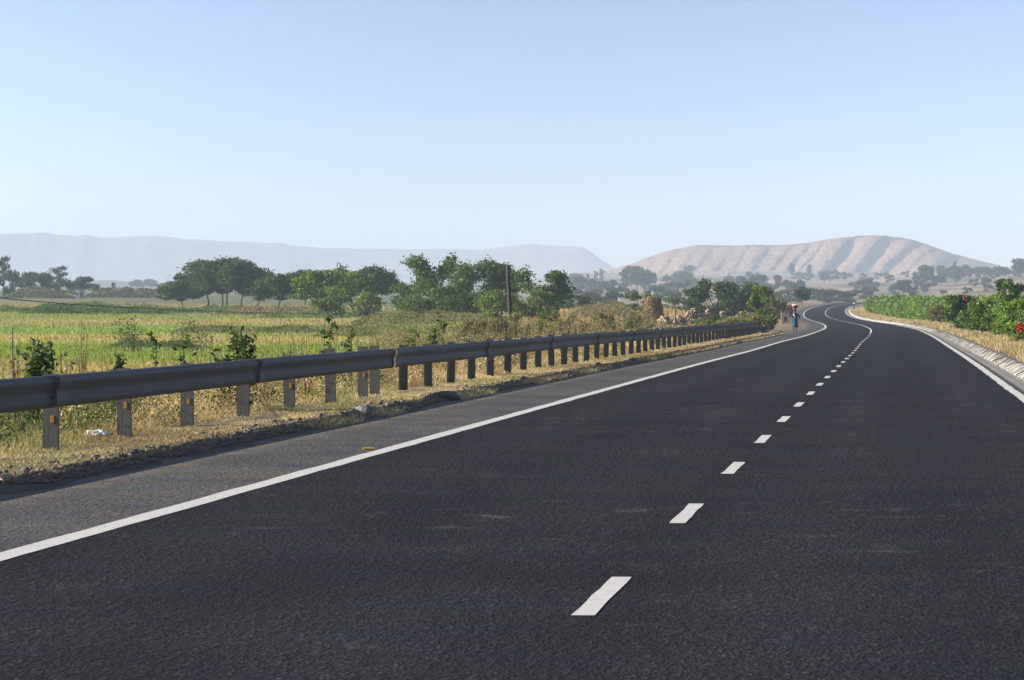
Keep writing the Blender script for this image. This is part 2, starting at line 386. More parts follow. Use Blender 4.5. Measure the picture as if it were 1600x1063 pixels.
def base_z(X, Y):
    d = np.hypot(X, Y) + 1e-6
    pb = 800 + F_PX * np.where(Y > .1 * d, X / np.maximum(Y, .1 * d), np.sign(X) * 10)
    pb = np.clip(pb, -3000, 4000)
    ld = np.log(np.minimum(d, 13999) + 20)
    i = np.clip(np.searchsorted(TP, pb) - 1, 0, len(TP) - 2); j = np.clip(np.searchsorted(LTD, ld) - 1, 0, len(TD) - 2)
    fx = (pb - TP[i]) / (TP[i + 1] - TP[i]); fy = np.clip((ld - LTD[j]) / (LTD[j + 1] - LTD[j]), 0, 1)
    fx = fx * fx * (3 - 2 * fx)
    z = (ZT[i, j] * (1 - fx) + ZT[i + 1, j] * fx) * (1 - fy) + (ZT[i, j + 1] * (1 - fx) + ZT[i + 1, j + 1] * fx) * fy
    amp = np.interp(d, [0, 300, 900, 1500, 3000, 5500, 9000], [.05, .12, .3, 1.2, 4.5, 7, 10])
    rightness = sstep(600, 1000, pb)
    amp = amp * (.35 + .65 * np.where(d > 1000, rightness, 1))
    wl = np.interp(d, [0, 600, 1500, 4000, 9000], [22, 30, 70, 150, 500])
    # blend of two fixed wavelengths keeps the noise continuous
    z = z + amp * (fbm(X / 28, Y / 45, 3) * (d < 1200) * (1 - sstep(800, 1200, d)) + fbm(X / 95, Y / 190, 5) * sstep(800, 1200, d))
    # low hill at the edge of the plain
    z = z + 12 * np.exp(-(((X + 500) / 60) ** 2 + ((Y - 5600) / 200) ** 2))
    return z
def cross(u, s):
    """height against the carriageway across the verge"""
    n = fbm(s / 1.3, u / .8, 21)
    zl = np.interp(-u, [4.9, 5.25, 5.6, 6.3, 7.2, 9, 12, 40], [-.05, .0, .005, .0, -.01, -.25, -.75, -1.0])
    zr = np.interp(u, [3.4, 3.95, 4.32, 4.6, 8, 40], [-.05, -.05, .11, .15, .2, .2])
    return np.where(u < 0, zl, zr) + n * .012
def ground_z(X, Y):
    X = np.asarray(X, float); Y = np.asarray(Y, float); sh = X.shape
    X = X.ravel(); Y = Y.ravel()
    zb = base_z(X, Y); out = zb.copy()
    nr = (Y > -90) & (Y < 1540) & (np.abs(X - .08 * Y) < 70)
    if nr.any():
        s, u, zr = nearest(X[nr], Y[nr]); au = np.abs(u)
        k = 1 - sstep(8.0, 30.0, au); k *= 1 - sstep(1400, 1500, s)
        out[nr] = zb[nr] * (1 - k) + (zr + cross(u, s)) * k
    return out.reshape(sh)
def gz(x, y): return float(ground_z(np.array([x]), np.array([y]))[0])
def at(px, d):
    """standing point on the ground at bearing px (photo column) and depth d"""
    x = (px - 800) / F_PX * d; return Vector((x, d, gz(x, d)))

def field_col(X, Y):
    """crop bands of the fields left of the road; dry scrub elsewhere"""
    d = np.hypot(X, Y); pb = 800 + F_PX * X / np.maximum(Y, 1)
    dd = d * (1 + .05 * fbm(X / 14, Y / 60, 31)) + X * .25 * np.clip(d / 300, 0, 1)
    stops = [(0, (.19, .16, .07)), (150, (.22, .19, .08)), (183, (.2, .19, .07)), (200, (.125, .18, .034)), (262, (.13, .185, .036)), (278, (.225, .21, .085)),
             (312, (.235, .215, .09)), (340, (.13, .195, .04)), (415, (.14, .195, .045)), (450, (.215, .195, .09)), (515, (.225, .2, .09)), (545, (.15, .19, .05)),
             (680, (.15, .17, .05)), (740, (.1, .15, .035)), (800, (.17, .16, .07)), (900, (.16, .15, .075)), (960, (.11, .13, .06)), (1400, (.1, .125, .06)), (2500, (.1, .11, .065)), (9000, (.13, .12, .08))]
    xs = [a for a, _ in stops]
    c = np.stack([np.interp(dd, xs, [b[i] for _, b in stops]) for i in range(3)], -1)
    dry = np.array([.235, .175, .095]); far = np.array([.34, .23, .155]); grn = np.array([.1, .1, .055])
    n = fbm(X / 60, Y / 130, 41)[..., None]
    scrub = dry * (1 + .3 * fbm(X / 6, Y / 12, 44)[..., None])
    k3 = sstep(-.1, .3, n); farc = far * (1 - k3) + grn * k3
    kd = sstep(1000, 1500, d)[..., None]
    right = scrub * (1 - kd) + farc * kd
    kx = sstep(700, 880, pb)[..., None]
    c = c * (1 - kx) + right * kx
    return np.where(kd * kx > .5, np.array([1, 1, 1.0]), np.array([1.45, 1.3, 1.25])) * c * (1 + .18 * fbm(X / 3, Y / 9, 47)[..., None])

# ------------------------------------------------------------------ ground: one sheet to the horizon
def build_ground():
    px = np.arange(-200, 1801, 7.0)
    a_in = np.arctan((px - 800) / F_PX)
    a_out = np.linspace(a_in[-1], 2 * math.pi + a_in[0], 60)[1:-1]
    ang = np.concatenate([a_in, a_out]); na = len(ang)
    dist = np.concatenate([np.geomspace(4, 120, 40)[:-1], np.geomspace(120, 1500, 230)[:-1], np.geomspace(1500, 13500, 115)])
    D, A = np.meshgrid(dist, ang, indexing='ij')
    X = D * np.sin(A); Y = D * np.cos(A)
    Z = ground_z(X, Y)
    s, u, zr = nearest(X, Y); u = u.reshape(X.shape); s = s.reshape(X.shape)
    near = (np.abs(u) < 19) & (s < 1480) & (s > -70) & (Y > -70) & (Y < 1500)
    Z = Z - np.where(near, .6, 0)
    C = field_col(X.ravel(), Y.ravel())
    V = np.stack([X.ravel(), Y.ravel(), Z.ravel()], 1)
    nr = len(dist)
    i = np.arange(nr - 1)[:, None]; j = np.arange(na)[None, :]; j2 = (j + 1) % na
    Fq = np.stack([i * na + j, i * na + j2, (i + 1) * na + j2, (i + 1) * na + j], -1).reshape(-1, 4)
    o = np_mesh('ground', V, Fq[:, ::-1], M['ground'], col=C, smooth=True)
    tag(o, kind='structure')
build_ground()

# ------------------------------------------------------------------ ribbons that follow the road
def ribbon(name, svals, us, zfun, m, jit=None, kind='structure'):
    ns, nu = len(svals), len(us)
    SS, UU = np.meshgrid(svals, us, indexing='ij')
    if jit is not None: UU = UU + jit(SS, UU)
    P = rp(SS.ravel(), UU.ravel()); P[:, 2] += zfun(UU.ravel(), SS.ravel())
    i = np.arange(ns - 1)[:, None]; j = np.arange(nu - 1)[None, :]
    Fq = np.stack([i * nu + j, i * nu + j + 1, (i + 1) * nu + j + 1, (i + 1) * nu + j], -1).reshape(-1, 4)
    o = np_mesh(name, P, Fq, m, uv=np.stack([UU.ravel(), SS.ravel()], 1), smooth=True)
    if kind: tag(o, kind=kind)
    return o
s_road = np.concatenate([np.arange(-60, 300, 1.0), np.arange(300, S_MAX - 5, 3)])
edge_j = lambda s, u: np.where(u < -4.8, .2 * fbm(s / 2.2, s * 0 + 1, 61) + .22 * np.clip(fbm(s / 11, s * 0, 62) - .1, 0, 1), 0)
s_fine = np.concatenate([np.arange(-60, 20, 1.0), np.arange(20, 320, .35), np.arange(320, S_MAX - 5, 3)])
ribbon('road', s_road, [-3.62, -2, 0, 2, 3.56], lambda u, s: 0 * u, M['asphalt'])
ribbon('road_shoulder', s_fine, [-5.12, -5.06, -4.3, -3.6], lambda u, s: np.where(u < -5.0 - 1, 0, 0) + np.where(u < -5.09 + edge_j(s, u * 0 - 5.12), 0, 0) - .004, M['shoulder'], jit=edge_j)
def left_verge_z(u, s):
    # rough broken earth with ruts along the pavement edge
    r = np.exp(-((u + 5.55) / .45) ** 2)
    k = np.clip((-u - 5.15) / .3, 0, 1)
    z = cross(u, s) + k * (.008 * fbm(s / 1.6, u / .3, 71) + .012 * fbm(s / 7, u / .6, 73) - .02 * r)
    X = rp(s, u)
    kk = sstep(8.0, 30.0, np.abs(u))
    zb = base_z(X[:, 0], X[:, 1]) - X[:, 2]
    z = z * (1 - kk) + zb * kk
    return z - np.where(u < -21.5, .9, 0) - np.where(u > -5.0, .12, 0)
ul = np.concatenate([[-22, -21, -19, -17, -15, -13, -11.5, -10.2, -9.2, -8.4, -7.8], np.arange(-7.3, -4.75, .13)])
s_vl = np.concatenate([np.arange(-40, 20, 2.0), np.arange(20, 130, .22), np.arange(130, 330, .6), np.arange(330, S_MAX - 60, 4)])
ribbon('verge_left', s_vl, ul, left_verge_z, M['verge'])
def right_verge_z(u, s):
    X = rp(s, u); kk = sstep(8.0, 30.0, np.abs(u)); zb = base_z(X[:, 0], X[:, 1]) - X[:, 2]
    z = cross(u, s) * (1 - kk) + zb * kk + .03 * fbm(s / .7, u / .4, 75)
    return z - np.where(u > 21.5, .9, 0) - np.where(u < 4.25, .12, 0)
ur = np.concatenate([[4.15, 4.32, 4.6, 4.9, 5.2, 5.6, 6, 6.5, 7, 8, 9, 10, 12, 14, 16, 19, 21, 22]])
s_vr = np.concatenate([np.arange(-40, 60, 2.0), np.arange(60, 330, .8), np.arange(330, S_MAX - 60, 4)])
ribbon('verge_right', s_vr, ur, right_verge_z, M['verge'])
ribbon('drain_channel', s_road, [3.5, 3.56, 3.6, 3.95], lambda u, s: np.where(u < 3.55, -.03, -.022) + .012 * fbm(s / .7, u, 77), M['channel'])
# sloping kerb slabs, one block each
def kerb():
    Vs, Fs = [], []; s = 70.0; k = 0; r = np.random.default_rng(5)
    while s < 1250:
        L = .42 if s < 300 else (.9 if s < 450 else 2.5)
        a, b_ = s + .02, s + L - .03
        j = r.normal(0, .014, 4); du = r.normal(0, .012)
        prof = [(3.93 + du, -.06), (3.94 + du, .0 + j[0]), (4.2 + du, .15 + j[1]), (4.3 + du, .155 + j[1]), (4.34 + du, -.05)]
        for ss in (a, b_):
            for u, z in prof: Vs.append(rp(ss, u, z))
        q = k * 10
        for i in range(4): Fs.append((q + i, q + i + 1, q + 6 + i, q + 5 + i))
        Fs.append((q, q + 1, q + 2, q + 3)); Fs.append((q + 5, q + 8, q + 7, q + 6)); k += 1
        s += L
    o = np_mesh('kerb', np.array(Vs), np.array(Fs), M['kerbstone']); tag(o, kind='structure')
kerb()
Z_P = .004
ej = lambda s, u: .02 * fbm(s / 1.5, u * 3, 81)
ribbon('edge_line_left', s_fine[s_fine < 1450], [-3.62, -3.45], lambda u, s: Z_P + 0 * u, M['paint'], jit=ej)
ribbon('edge_line_right', s_fine[s_fine < 1450], [3.32, 3.48], lambda u, s: Z_P + 0 * u, M['paint'], jit=ej)
def centre_line():
    # 3 m dashes every 9 m, then a solid line through the bends
    def dist_s(y):   # s whose centre line shows at photo row y
        ss = np.arange(5, 60, .02); _, py = pix(rp(ss, ss * 0)); return ss[np.argmin(abs(py - y))]
    first = dist_s(963); Vs, Fs, UV = [], [], []
    segs = []
    s = first - 18
    while s < 282: segs.append((s, s + 3.0)); s += 9.0
    s = segs[-1][1] + 3
    segs.append((s, 1400))
    for a, b_ in segs:
        ss = np.arange(a, b_ + .01, .5 if b_ - a < 5 else 1.0)
        if ss[-1] < b_ - .01: ss = np.append(ss, b_)
        hw = .052 if b_ - a < 5 else .06
        for q in ss:
            for u in (-hw, hw):
                uu = u + .006 * random.uniform(-1, 1); Vs.append(rp(q, uu, Z_P)); UV.append((uu, q))
        n0 = len(Vs) - 2 * len(ss)
        for i in range(len(ss) - 1): Fs.append((n0 + 2 * i, n0 + 2 * i + 1, n0 + 2 * i + 3, n0 + 2 * i + 2))
    o = np_mesh('centre_line', np.array(Vs), np.array(Fs), M['paint'], uv=np.array(UV)); tag(o, kind='structure')
centre_line()

# ------------------------------------------------------------------ hills
def interp_pts(P, x): P = sorted(P); return np.interp(x, [p[0] for p in P], [p[1] for p in P])
def build_hill():
    D0 = 6000.0
    sky_l = [(930, 428), (960, 421), (985, 414), (1010, 405), (1040, 395), (1065, 387.5), (1090, 384), (1160, 383.5), (1240, 383), (1280, 378), (1320, 372), (1350, 368.5), (1390, 368), (1420, 371), (1450, 378), (1480, 388), (1505, 397), (1540, 406), (1570, 413), (1600, 421), (1660, 440), (1800, 470)]
    a = np.arange(900, 1800, 1.6); t = np.concatenate([np.linspace(0, 1, 60), 1 + np.linspace(.04, 1.0, 14)])
    A, T = np.meshgrid(a, t, indexing='ij')
    top = zz(interp_pts(sky_l, A), D0 + 260); top += 1.2 * fbm(A / 22, A * 0, 91)
    base = zz(452, D0); Tf = np.clip(T, 0, 1)
    prof = Tf ** .8 * (1 - .12 * (1 - Tf))
    # gullies running down and to the left
    sl = (1 - Tf)
    ph = A + sl * np.interp(A, [950, 1150, 1250, 1400, 1600], [45, 60, 85, 95, 60]) + 5 * fbm(A / 30, Tf * 3, 93)
    cen = [(985, 6, .35), (1012, 8, .5), (1036, 8, .5), (1068, 10, .7), (1098, 8, .55), (1126, 10, .7), (1158, 10, .6), (1184, 8, .5), (1222, 14, 1.0), (1254, 9, .7), (1282, 10, .7), (1303, 7, .5),
           (1353, 17, 1.7), (1408, 22, 2.1), (1380, 8, .35), (1452, 15, 1.25), (1480, 9, .4), (1515, 14, .6), (1560, 16, .5)]
    g = 0
    for c, wd, dp in cen:
        x = (ph - c) / wd
        g = g + dp * np.where(x < 0, np.exp(-(x * 1.5) ** 2), np.exp(-(x * .8) ** 2))   # steep left wall in shade, gentle right wall
    env = np.sin(np.clip(Tf, 0, 1) * math.pi) ** .55 * (1 - .25 * Tf)
    g = g * env * np.interp(A, [950, 1200, 1300, 1450, 1600], [12, 15, 24, 28, 16])
    Yf = D0 + 260 * np.clip(T, 0, 1) ** 1.2 + g + np.maximum(T - 1, 0) * 700
    Z = base + (top - base) * prof - g * .1 * Tf
    Z = np.where(T > 1, top - (top - base) * np.maximum(T - 1, 0) ** 1.6, Z)
    rough = fbm(A / 9, Tf * 14, 95) * 2.2 * env
    Yf = Yf + rough * 2.5
    X = (A - 800) / F_PX * (D0 + 130 + .0 * T)
    V = np.stack([X.ravel(), Yf.ravel(), Z.ravel()], 1); na, ntt = A.shape
    i = np.arange(na - 1)[:, None]; j = np.arange(ntt - 1)[None, :]
    Fq = np.stack([i * ntt + j, (i + 1) * ntt + j, (i + 1) * ntt + j + 1, i * ntt + j + 1], -1).reshape(-1, 4)
    tag(np_mesh('hill', V, Fq, M['hill'], smooth=True), kind='structure')
build_hill()
def build_ridge():
    D0 = 12200.0
    L = [(-900, 372), (-500, 366), (-100, 362), (0, 365), (40, 364), (60, 361.5), (75, 365), (110, 368), (125, 366), (150, 371), (200, 369), (240, 368), (290, 373), (340, 376), (410, 379.5), (430, 378), (450, 383), (500, 387), (560, 388), (640, 389.5), (700, 388), (740, 390), (770, 387), (800, 384), (825, 381), (870, 383), (910, 385), (925, 393), (940, 404), (960, 418), (985, 427), (1100, 436), (1700, 440)]
    a = np.arange(-900, 1700, 4.0); t = np.linspace(0, 2, 50)
    A, T = np.meshgrid(a, t, indexing='ij')
    top = zz(interp_pts(L, A), D0 + 500); top += 2.0 * fbm(A / 16, A * 0, 96); base = zz(462, D0)
    Tf = np.where(T < 1, T, 2 - T)
    prof = np.interp(Tf, [0, .35, .75, .8, 1], [0, .3, .68, .9, 1])
    gy = fbm(A / 35, Tf * 1.5, 97) * 18 * np.sin(Tf * math.pi)
    Yf = D0 + 500 * T + gy * (T < 1); Z = base + (top - base) * prof
    X = (A - 800) / F_PX * (D0 + 350)
    V = np.stack([X.ravel(), Yf.ravel(), Z.ravel()], 1); na, ntt = A.shape
    i = np.arange(na - 1)[:, None]; j = np.arange(ntt - 1)[None, :]
    Fq = np.stack([i * ntt + j, (i + 1) * ntt + j, (i + 1) * ntt + j + 1, i * ntt + j + 1], -1).reshape(-1, 4)
    tag(np_mesh('mountain_ridge', V, Fq, M['ridge'], smooth=True), kind='structure')
build_ridge()

# ------------------------------------------------------------------ haze: the air itself
def build_haze():
    bm = bmesh.new(); X0, X1, Y0, Y1, Z0, Z1 = -15000, 15000, -14500, 15000, -60, 250
    box(bm, ((X0 + X1) / 2, (Y0 + Y1) / 2, (Z0 + Z1) / 2), (X1 - X0, Y1 - Y0, Z1 - Z0))
    m = bpy.data.materials.new('haze_air'); m.use_nodes = True; t = m.node_tree; t.nodes.clear()
    v = N(t, 'ShaderNodeVolumePrincipled'); v.inputs['Color'].default_value = (.7, .83, 1.0, 1); v.inputs['Density'].default_value = HAZE_DENSITY
    v.inputs['Anisotropy'].default_value = 0.0
    o = N(t, 'ShaderNodeOutputMaterial'); t.links.new(v.outputs[0], o.inputs['Volume'])
    h = bm_obj('haze', bm, m); tag(h, kind='stuff')
build_haze()
#@@OBJECTS
# ------------------------------------------------------------------ foliage
def leaf_quads(Cn, size, col, r, aspect=.5, up=0.0, droop=0.0):
    """rhombic leaves at centres Cn, per-leaf size and colour -> V, F, colours"""
    n = len(Cn); size = np.broadcast_to(size, (n,))[:, None]
    a = r.normal(size=(n, 3)); a[:, 2] = a[:, 2] * (1 - .3 * abs(up)) + up; a[:, 2] -= droop; a /= np.linalg.norm(a, axis=1)[:, None]
    b_ = np.cross(a, r.normal(size=(n, 3))); b_ /= np.linalg.norm(b_, axis=1)[:, None]
    V = np.stack([Cn - a * size, Cn + b_ * size * aspect - a * size * .1, Cn + a * size, Cn - b_ * size * aspect - a * size * .1], 1).reshape(-1, 3)
    Fq = np.arange(4 * n).reshape(n, 4)
    return V, Fq, np.repeat(col, 4, 0)
def leaf_cols(base, n, r, var=.28, P=None, clump=None):
    c = np.array(base)[None] * (1 + var * r.normal(size=(n, 1))) * (1 + .1 * r.normal(size=(n, 3)))
    if P is not None:
        k = fbm(P[:, 0] * (clump or .6), P[:, 2] * (clump or .6) + P[:, 1] * .4, 51)[:, None]
        c = c * (1 + .45 * k)
    return np.clip(c, .008, .9)
GREENS = {'acacia': (.052, .09, .02), 'dark': (.048, .09, .018), 'leafy': (.13, .19, .024), 'pale': (.18, .235, .05), 'mid': (.078, .135, .02), 'blue': (.04, .068, .03), 'dry': (.2, .19, .075), 'bright': (.17, .28, .028)}
def lobes_for(style, W, H, r):
    L = []   # centre, radii
    if style == 'acacia':
        n = 13
        for k in range(n):
            x = (k / (n - 1) - .5) * .74 * W; x += r.normal() * .04 * W; y = r.uniform(-.3, .3) * W
            arch = 1 - 1.7 * (x / W) ** 2
            L.append(((x, y, H * (.82 * arch + r.uniform(-.08, .06))), (W * r.uniform(.13, .2), W * r.uniform(.13, .2), H * r.uniform(.07, .12)))); L.append(((x * .85, y, H * (.66 * arch + r.uniform(-.08, .05))), (W * r.uniform(.12, .18), W * r.uniform(.13, .2), H * r.uniform(.07, .12)))); L.append(((x * .8, y * .8, H * (.53 * arch + r.uniform(-.06, .05))), (W * r.uniform(.1, .16), W * r.uniform(.11, .16), H * r.uniform(.06, .09))))
    elif style == 'round':
        for k in range(16):
            v = r.normal(size=3); v /= np.linalg.norm(v); v *= r.uniform(.45, .95)
            L.append(((v[0] * W * .34, v[1] * W * .34, H * (.6 + v[2] * .27)), (W * r.uniform(.13, .22), W * r.uniform(.13, .22), H * r.uniform(.09, .15))))
    elif style == 'bushy':
        for k in range(20):
            z = r.uniform(.1, .86); sp = .42 * math.sqrt(max(.05, 1 - ((z - .42) / .56) ** 2)); an = r.uniform(0, 6.28); q = sp * r.uniform(.5, 1)
            L.append(((math.cos(an) * q * W, math.sin(an) * q * W, H * z), (W * r.uniform(.1, .19), W * r.uniform(.1, .19), H * r.uniform(.08, .15))))
    elif style == 'slender':
        for k in range(11):
            z = .3 + .65 * k / 10; q = .26 * (1 - abs(z - .65)) ; an = r.uniform(0, 6.28)
            L.append(((math.cos(an) * q * W, math.sin(an) * q * W, H * z), (W * r.uniform(.14, .24), W * .2, H * r.uniform(.05, .09))))
    elif style == 'loose':
        for k in range(24):
            z = r.uniform(.18, .93); q = .44 * (1 - .45 * abs(z - .6) / .4) * r.uniform(.3, 1.0); an = r.uniform(0, 6.28)
            L.append(((math.cos(an) * q * W, math.sin(an) * q * W, H * z), (W * r.uniform(.09, .17), W * r.uniform(.09, .17), H * r.uniform(.06, .12))))
    return L
def tree_mesh(style, W, H, leaf, green, seed, dens=1.0, lean=0.0, stems=1, trunk_r=None):
    r = np.random.default_rng(seed); L = lobes_for(style, W, H, r)
    Pn = []; nl = 0
    area = sum(l[1][0] * l[1][2] * 3.1 for l in L); ntot = int(dens * 4.6 * area / (leaf * leaf * .9)) + 60
    wts = np.array([l[1][0] * l[1][2] for l in L]); wts /= wts.sum()
    for (c, rad), wt in zip(L, wts):
        k = max(12, int(ntot * wt)); v = r.normal(size=(k, 3)); v /= np.linalg.norm(v, axis=1)[:, None]
        v *= (r.uniform(0, 1, (k, 1)) ** .42) * (1 + .28 * fbm(v[:, 0] * 2.2 + seed, v[:, 2] * 2.2 + v[:, 1], 53)[:, None])
        Pn.append(v * np.array(rad) + np.array(c))
        # stray sprigs break the outline
        k2 = k // 9; v = r.normal(size=(k2, 3)); v /= np.linalg.norm(v, axis=1)[:, None]
        Pn.append(v * np.array(rad) * r.uniform(1.0, 1.4, (k2, 1)) + np.array(c))
    P = np.concatenate(Pn); lo, hi = np.percentile(P[:, 0], [1.5, 98.5]); kx = W / (hi - lo); P[:, 0] = (P[:, 0] - (lo + hi) / 2) * kx; kz = H / np.percentile(P[:, 2], 99.3); P[:, 2] *= kz
    L = [(((c[0] - (lo + hi) / 2) * kx, c[1], c[2] * kz), rd) for c, rd in L]; P = P[P[:, 2] > .02 * H]
    cols = leaf_cols(GREENS[green], len(P), r, P=P, clump=3.0 / W)
    crown = leaf_quads(P, leaf * r.uniform(.6, 1.25, len(P)), cols, r, .42)
    tr = trunk_r or max(.05, .024 * H)
    tubes = []
    for sidx in range(stems):
        ox = (sidx - (stems - 1) / 2) * .1 * W; fork = {'acacia': .36, 'round': .34, 'bushy': .16, 'slender': .7, 'loose': .2}[style] * H
        base = np.array([ox - lean, 0, -.12 * H * .5]); top = np.array([ox * 1.3 + r.normal() * .03 * W, r.normal() * .03 * W, fork])
        mid = (base + top) / 2 + np.array([r.normal() * .03 * W, r.normal() * .02 * W, 0])
        tubes.append(tube_np([base, mid, top], [tr * 1.15, tr * .85, tr * .7]))
        for i, (c, rad) in enumerate(L):
            if i % stems != sidx: continue
            c = np.array(c); m1 = top + (c - top) * .5 + np.array([0, 0, .05 * H]) * (1 if style != 'acacia' else -.3)
            q = tr * .45
            tubes.append(tube_np([top - (top - base) * .08, m1, c], [q, q * .6, q * .22], 5 if False else 4))
    return crown, join_np(tubes)
def place_tree(name, label, px, yt, wpx, d, style, green, seed, cat='tree', group=None, leafk=1.9, dens=1.0, lean=0.0, stems=1, two=('crown', 'trunk'), ybase=None, sink=0.0):
    p = at(px, d); p.z -= sink; H = EYE - (yt - 483) * d / F_PX - p.z; W = wpx * d / F_PX
    leaf = max(.05, .82 * leafk * d / 4608)
    (V, Fq, C), (TV, TF) = tree_mesh(style, W, H, leaf, green, seed, dens, lean * d / F_PX, stems)
    root = empty(name, p); tag(root, label, cat, group)
    np_mesh(two[0], V, Fq, M['leaf'], root, col=C)
    np_mesh(two[1], TV, TF, M['bark'], root, smooth=True)
    return root
def copy_tree(root, loc, scale, rz, label, group):
    r = root.copy(); COL.objects.link(r); r.location = loc; r.scale = scale; r.rotation_euler = (0, 0, rz)
    r['label'] = label; r['group'] = group
    for ch in root.children:
        c = ch.copy(); COL.objects.link(c); c.parent = r
    return r

# nearer trees along the field edge, left to right (photo column, top row, width, depth)
A_G = 'trees along the field edge'
T = place_tree
T('acacia_tree', 'small spreading acacia standing apart left of the tall flat-topped clump', 284, 441, 68, 745, 'acacia', 'acacia', 11, group=A_G)
T('acacia_tree', 'tall flat-topped acacia, leftmost of the big clump in the field', 320, 409, 80, 760, 'acacia', 'acacia', 12, group=A_G, stems=1, dens=1.2)
T('acacia_tree', 'tall acacia with two thin trunks in middle of the big flat-topped clump', 350, 406, 84, 740, 'acacia', 'acacia', 13, group=A_G, stems=2, dens=1.3)
T('acacia_tree', 'tall dark acacia at the right side of the big flat-topped clump', 380, 409, 72, 730, 'acacia', 'dark', 14, group=A_G, dens=1.4)
T('acacia_tree', 'shorter hazy acacia leaning out behind the big clump on its right', 402, 424, 54, 800, 'acacia', 'acacia', 15, group=A_G)
T('acacia_tree', 'low dark acacia with a forked trunk between the big clump and the leafy tree', 438, 429, 82, 690, 'acacia', 'dark', 16, group=A_G, dens=1.3)
T('acacia_tree', 'dark acacia crown rising behind the left side of the leafy tree', 476, 424, 78, 720, 'acacia', 'acacia', 17, group=A_G, dens=1.2)
T('leafy_tree', 'light green loose-leaved tree with a slanting trunk at the field edge', 505, 423, 92, 545, 'loose', 'leafy', 18, group=A_G, lean=-24, leafk=2.6, dens=1.0)
T('leafy_tree', 'dense green tree joined to the right side of the slanting tree', 552, 420, 66, 560, 'bushy', 'mid', 19, group=A_G, leafk=2.3, dens=1.2)
T('acacia_tree', 'wide flat acacia crown behind the dense green tree', 578, 419, 78, 690, 'acacia', 'acacia', 20, group=A_G, dens=1.3)
T('young_tree', 'small pale green bushy tree in front of the acacias', 574, 458, 44, 510, 'bushy', 'pale', 21, group=A_G, leafk=2.4)
T('leafy_tree', 'thin green tree filling the gap left of the tall open-crowned tree', 632, 444, 40, 540, 'loose', 'mid', 22, group=A_G, leafk=2.2, dens=1.2)
T('open_crowned_tree', 'tall tree with ragged open crown showing sky through its top', 674, 402, 88, 505, 'bushy', 'mid', 23, group=A_G, leafk=2.5, dens=1.15)
T('young_tree', 'bright green bushy young tree under the ragged open crown', 692, 438, 84, 480, 'bushy', 'mid', 24, group=A_G, leafk=2.2, dens=1.1)
T('dense_tree', 'dense rounded bright-green tree just left of the bare wooden pole', 750, 410, 104, 500, 'bushy', 'mid', 25, group=A_G, leafk=1.9, dens=1.5)
T('acacia_tree', 'feathery tree showing behind the top of the wooden pole', 783, 415, 52, 540, 'acacia', 'acacia', 26, group=A_G)
T('young_tree', 'low bush at the foot of the dense tree beside the wooden pole', 776, 455, 62, 440, 'bushy', 'leafy', 27, group=A_G, leafk=2.2)
T('young_tree', 'dark green low bush beneath the dense rounded tree', 728, 462, 66, 460, 'bushy', 'dark', 127, group=A_G, leafk=2.2)
T('leafy_tree', 'broad-leaved tree standing alone right of the wooden pole', 850, 423, 78, 470, 'bushy', 'mid', 28, group=A_G, leafk=2.6, dens=1.2)
T('leafy_tree', 'lower skirt of leaves bushing out under the lone broad-leaved tree', 832, 455, 64, 455, 'bushy', 'leafy', 29, group=A_G, leafk=2.6, dens=1.1)
T('dark_bush', 'rounded dark bush right of the lone broad-leaved tree', 898, 461, 52, 620, 'bushy', 'dark', 30, 'bush', group='bushes on the dry bank')
T('dark_bush', 'green bush half hidden behind the stack of straw', 1000, 456, 44, 560, 'bushy', 'mid', 31, 'bush', group='bushes on the dry bank')
T('dark_bush', 'low flat green bush between the straw stack and the dark thicket', 1062, 465, 62, 700, 'bushy', 'mid', 32, 'bush', group='bushes on the dry bank', sink=.5)
T('thicket_tree', 'wide feathery dark tree at left of thicket above the rail end', 1116, 439, 86, 560, 'bushy', 'acacia', 33, group='thicket above the rail end', dens=1.4)
T('thicket_tree', 'middle feathery tree of thicket above the rail end', 1152, 444, 72, 590, 'bushy', 'dark', 34, group='thicket above the rail end', dens=1.3)
T('thicket_tree', 'hazier feathery tree at right of thicket above the rail end', 1184, 446, 56, 640, 'bushy', 'acacia', 35, group='thicket above the rail end')
T('young_tree', 'brighter young tree in front of the dark thicket above the rail end', 1188, 448, 32, 400, 'loose', 'leafy', 36, leafk=2.2, dens=1.5)
T('roadside_tree', 'small dark tree alone beside the road bend above the walking person', 1253, 450, 24, 960, 'round', 'dark', 37, dens=1.6)
T('distant_tree', 'rounded blue-grey tree behind the thicket and left of small dark tree', 1222, 455, 44, 1500, 'bushy', 'blue', 38)
T('dark_bush', 'dark bush above the hedge near the right edge of the picture', 1577, 438, 44, 330, 'bushy', 'dark', 39, 'bush', leafk=2.2, dens=1.3)

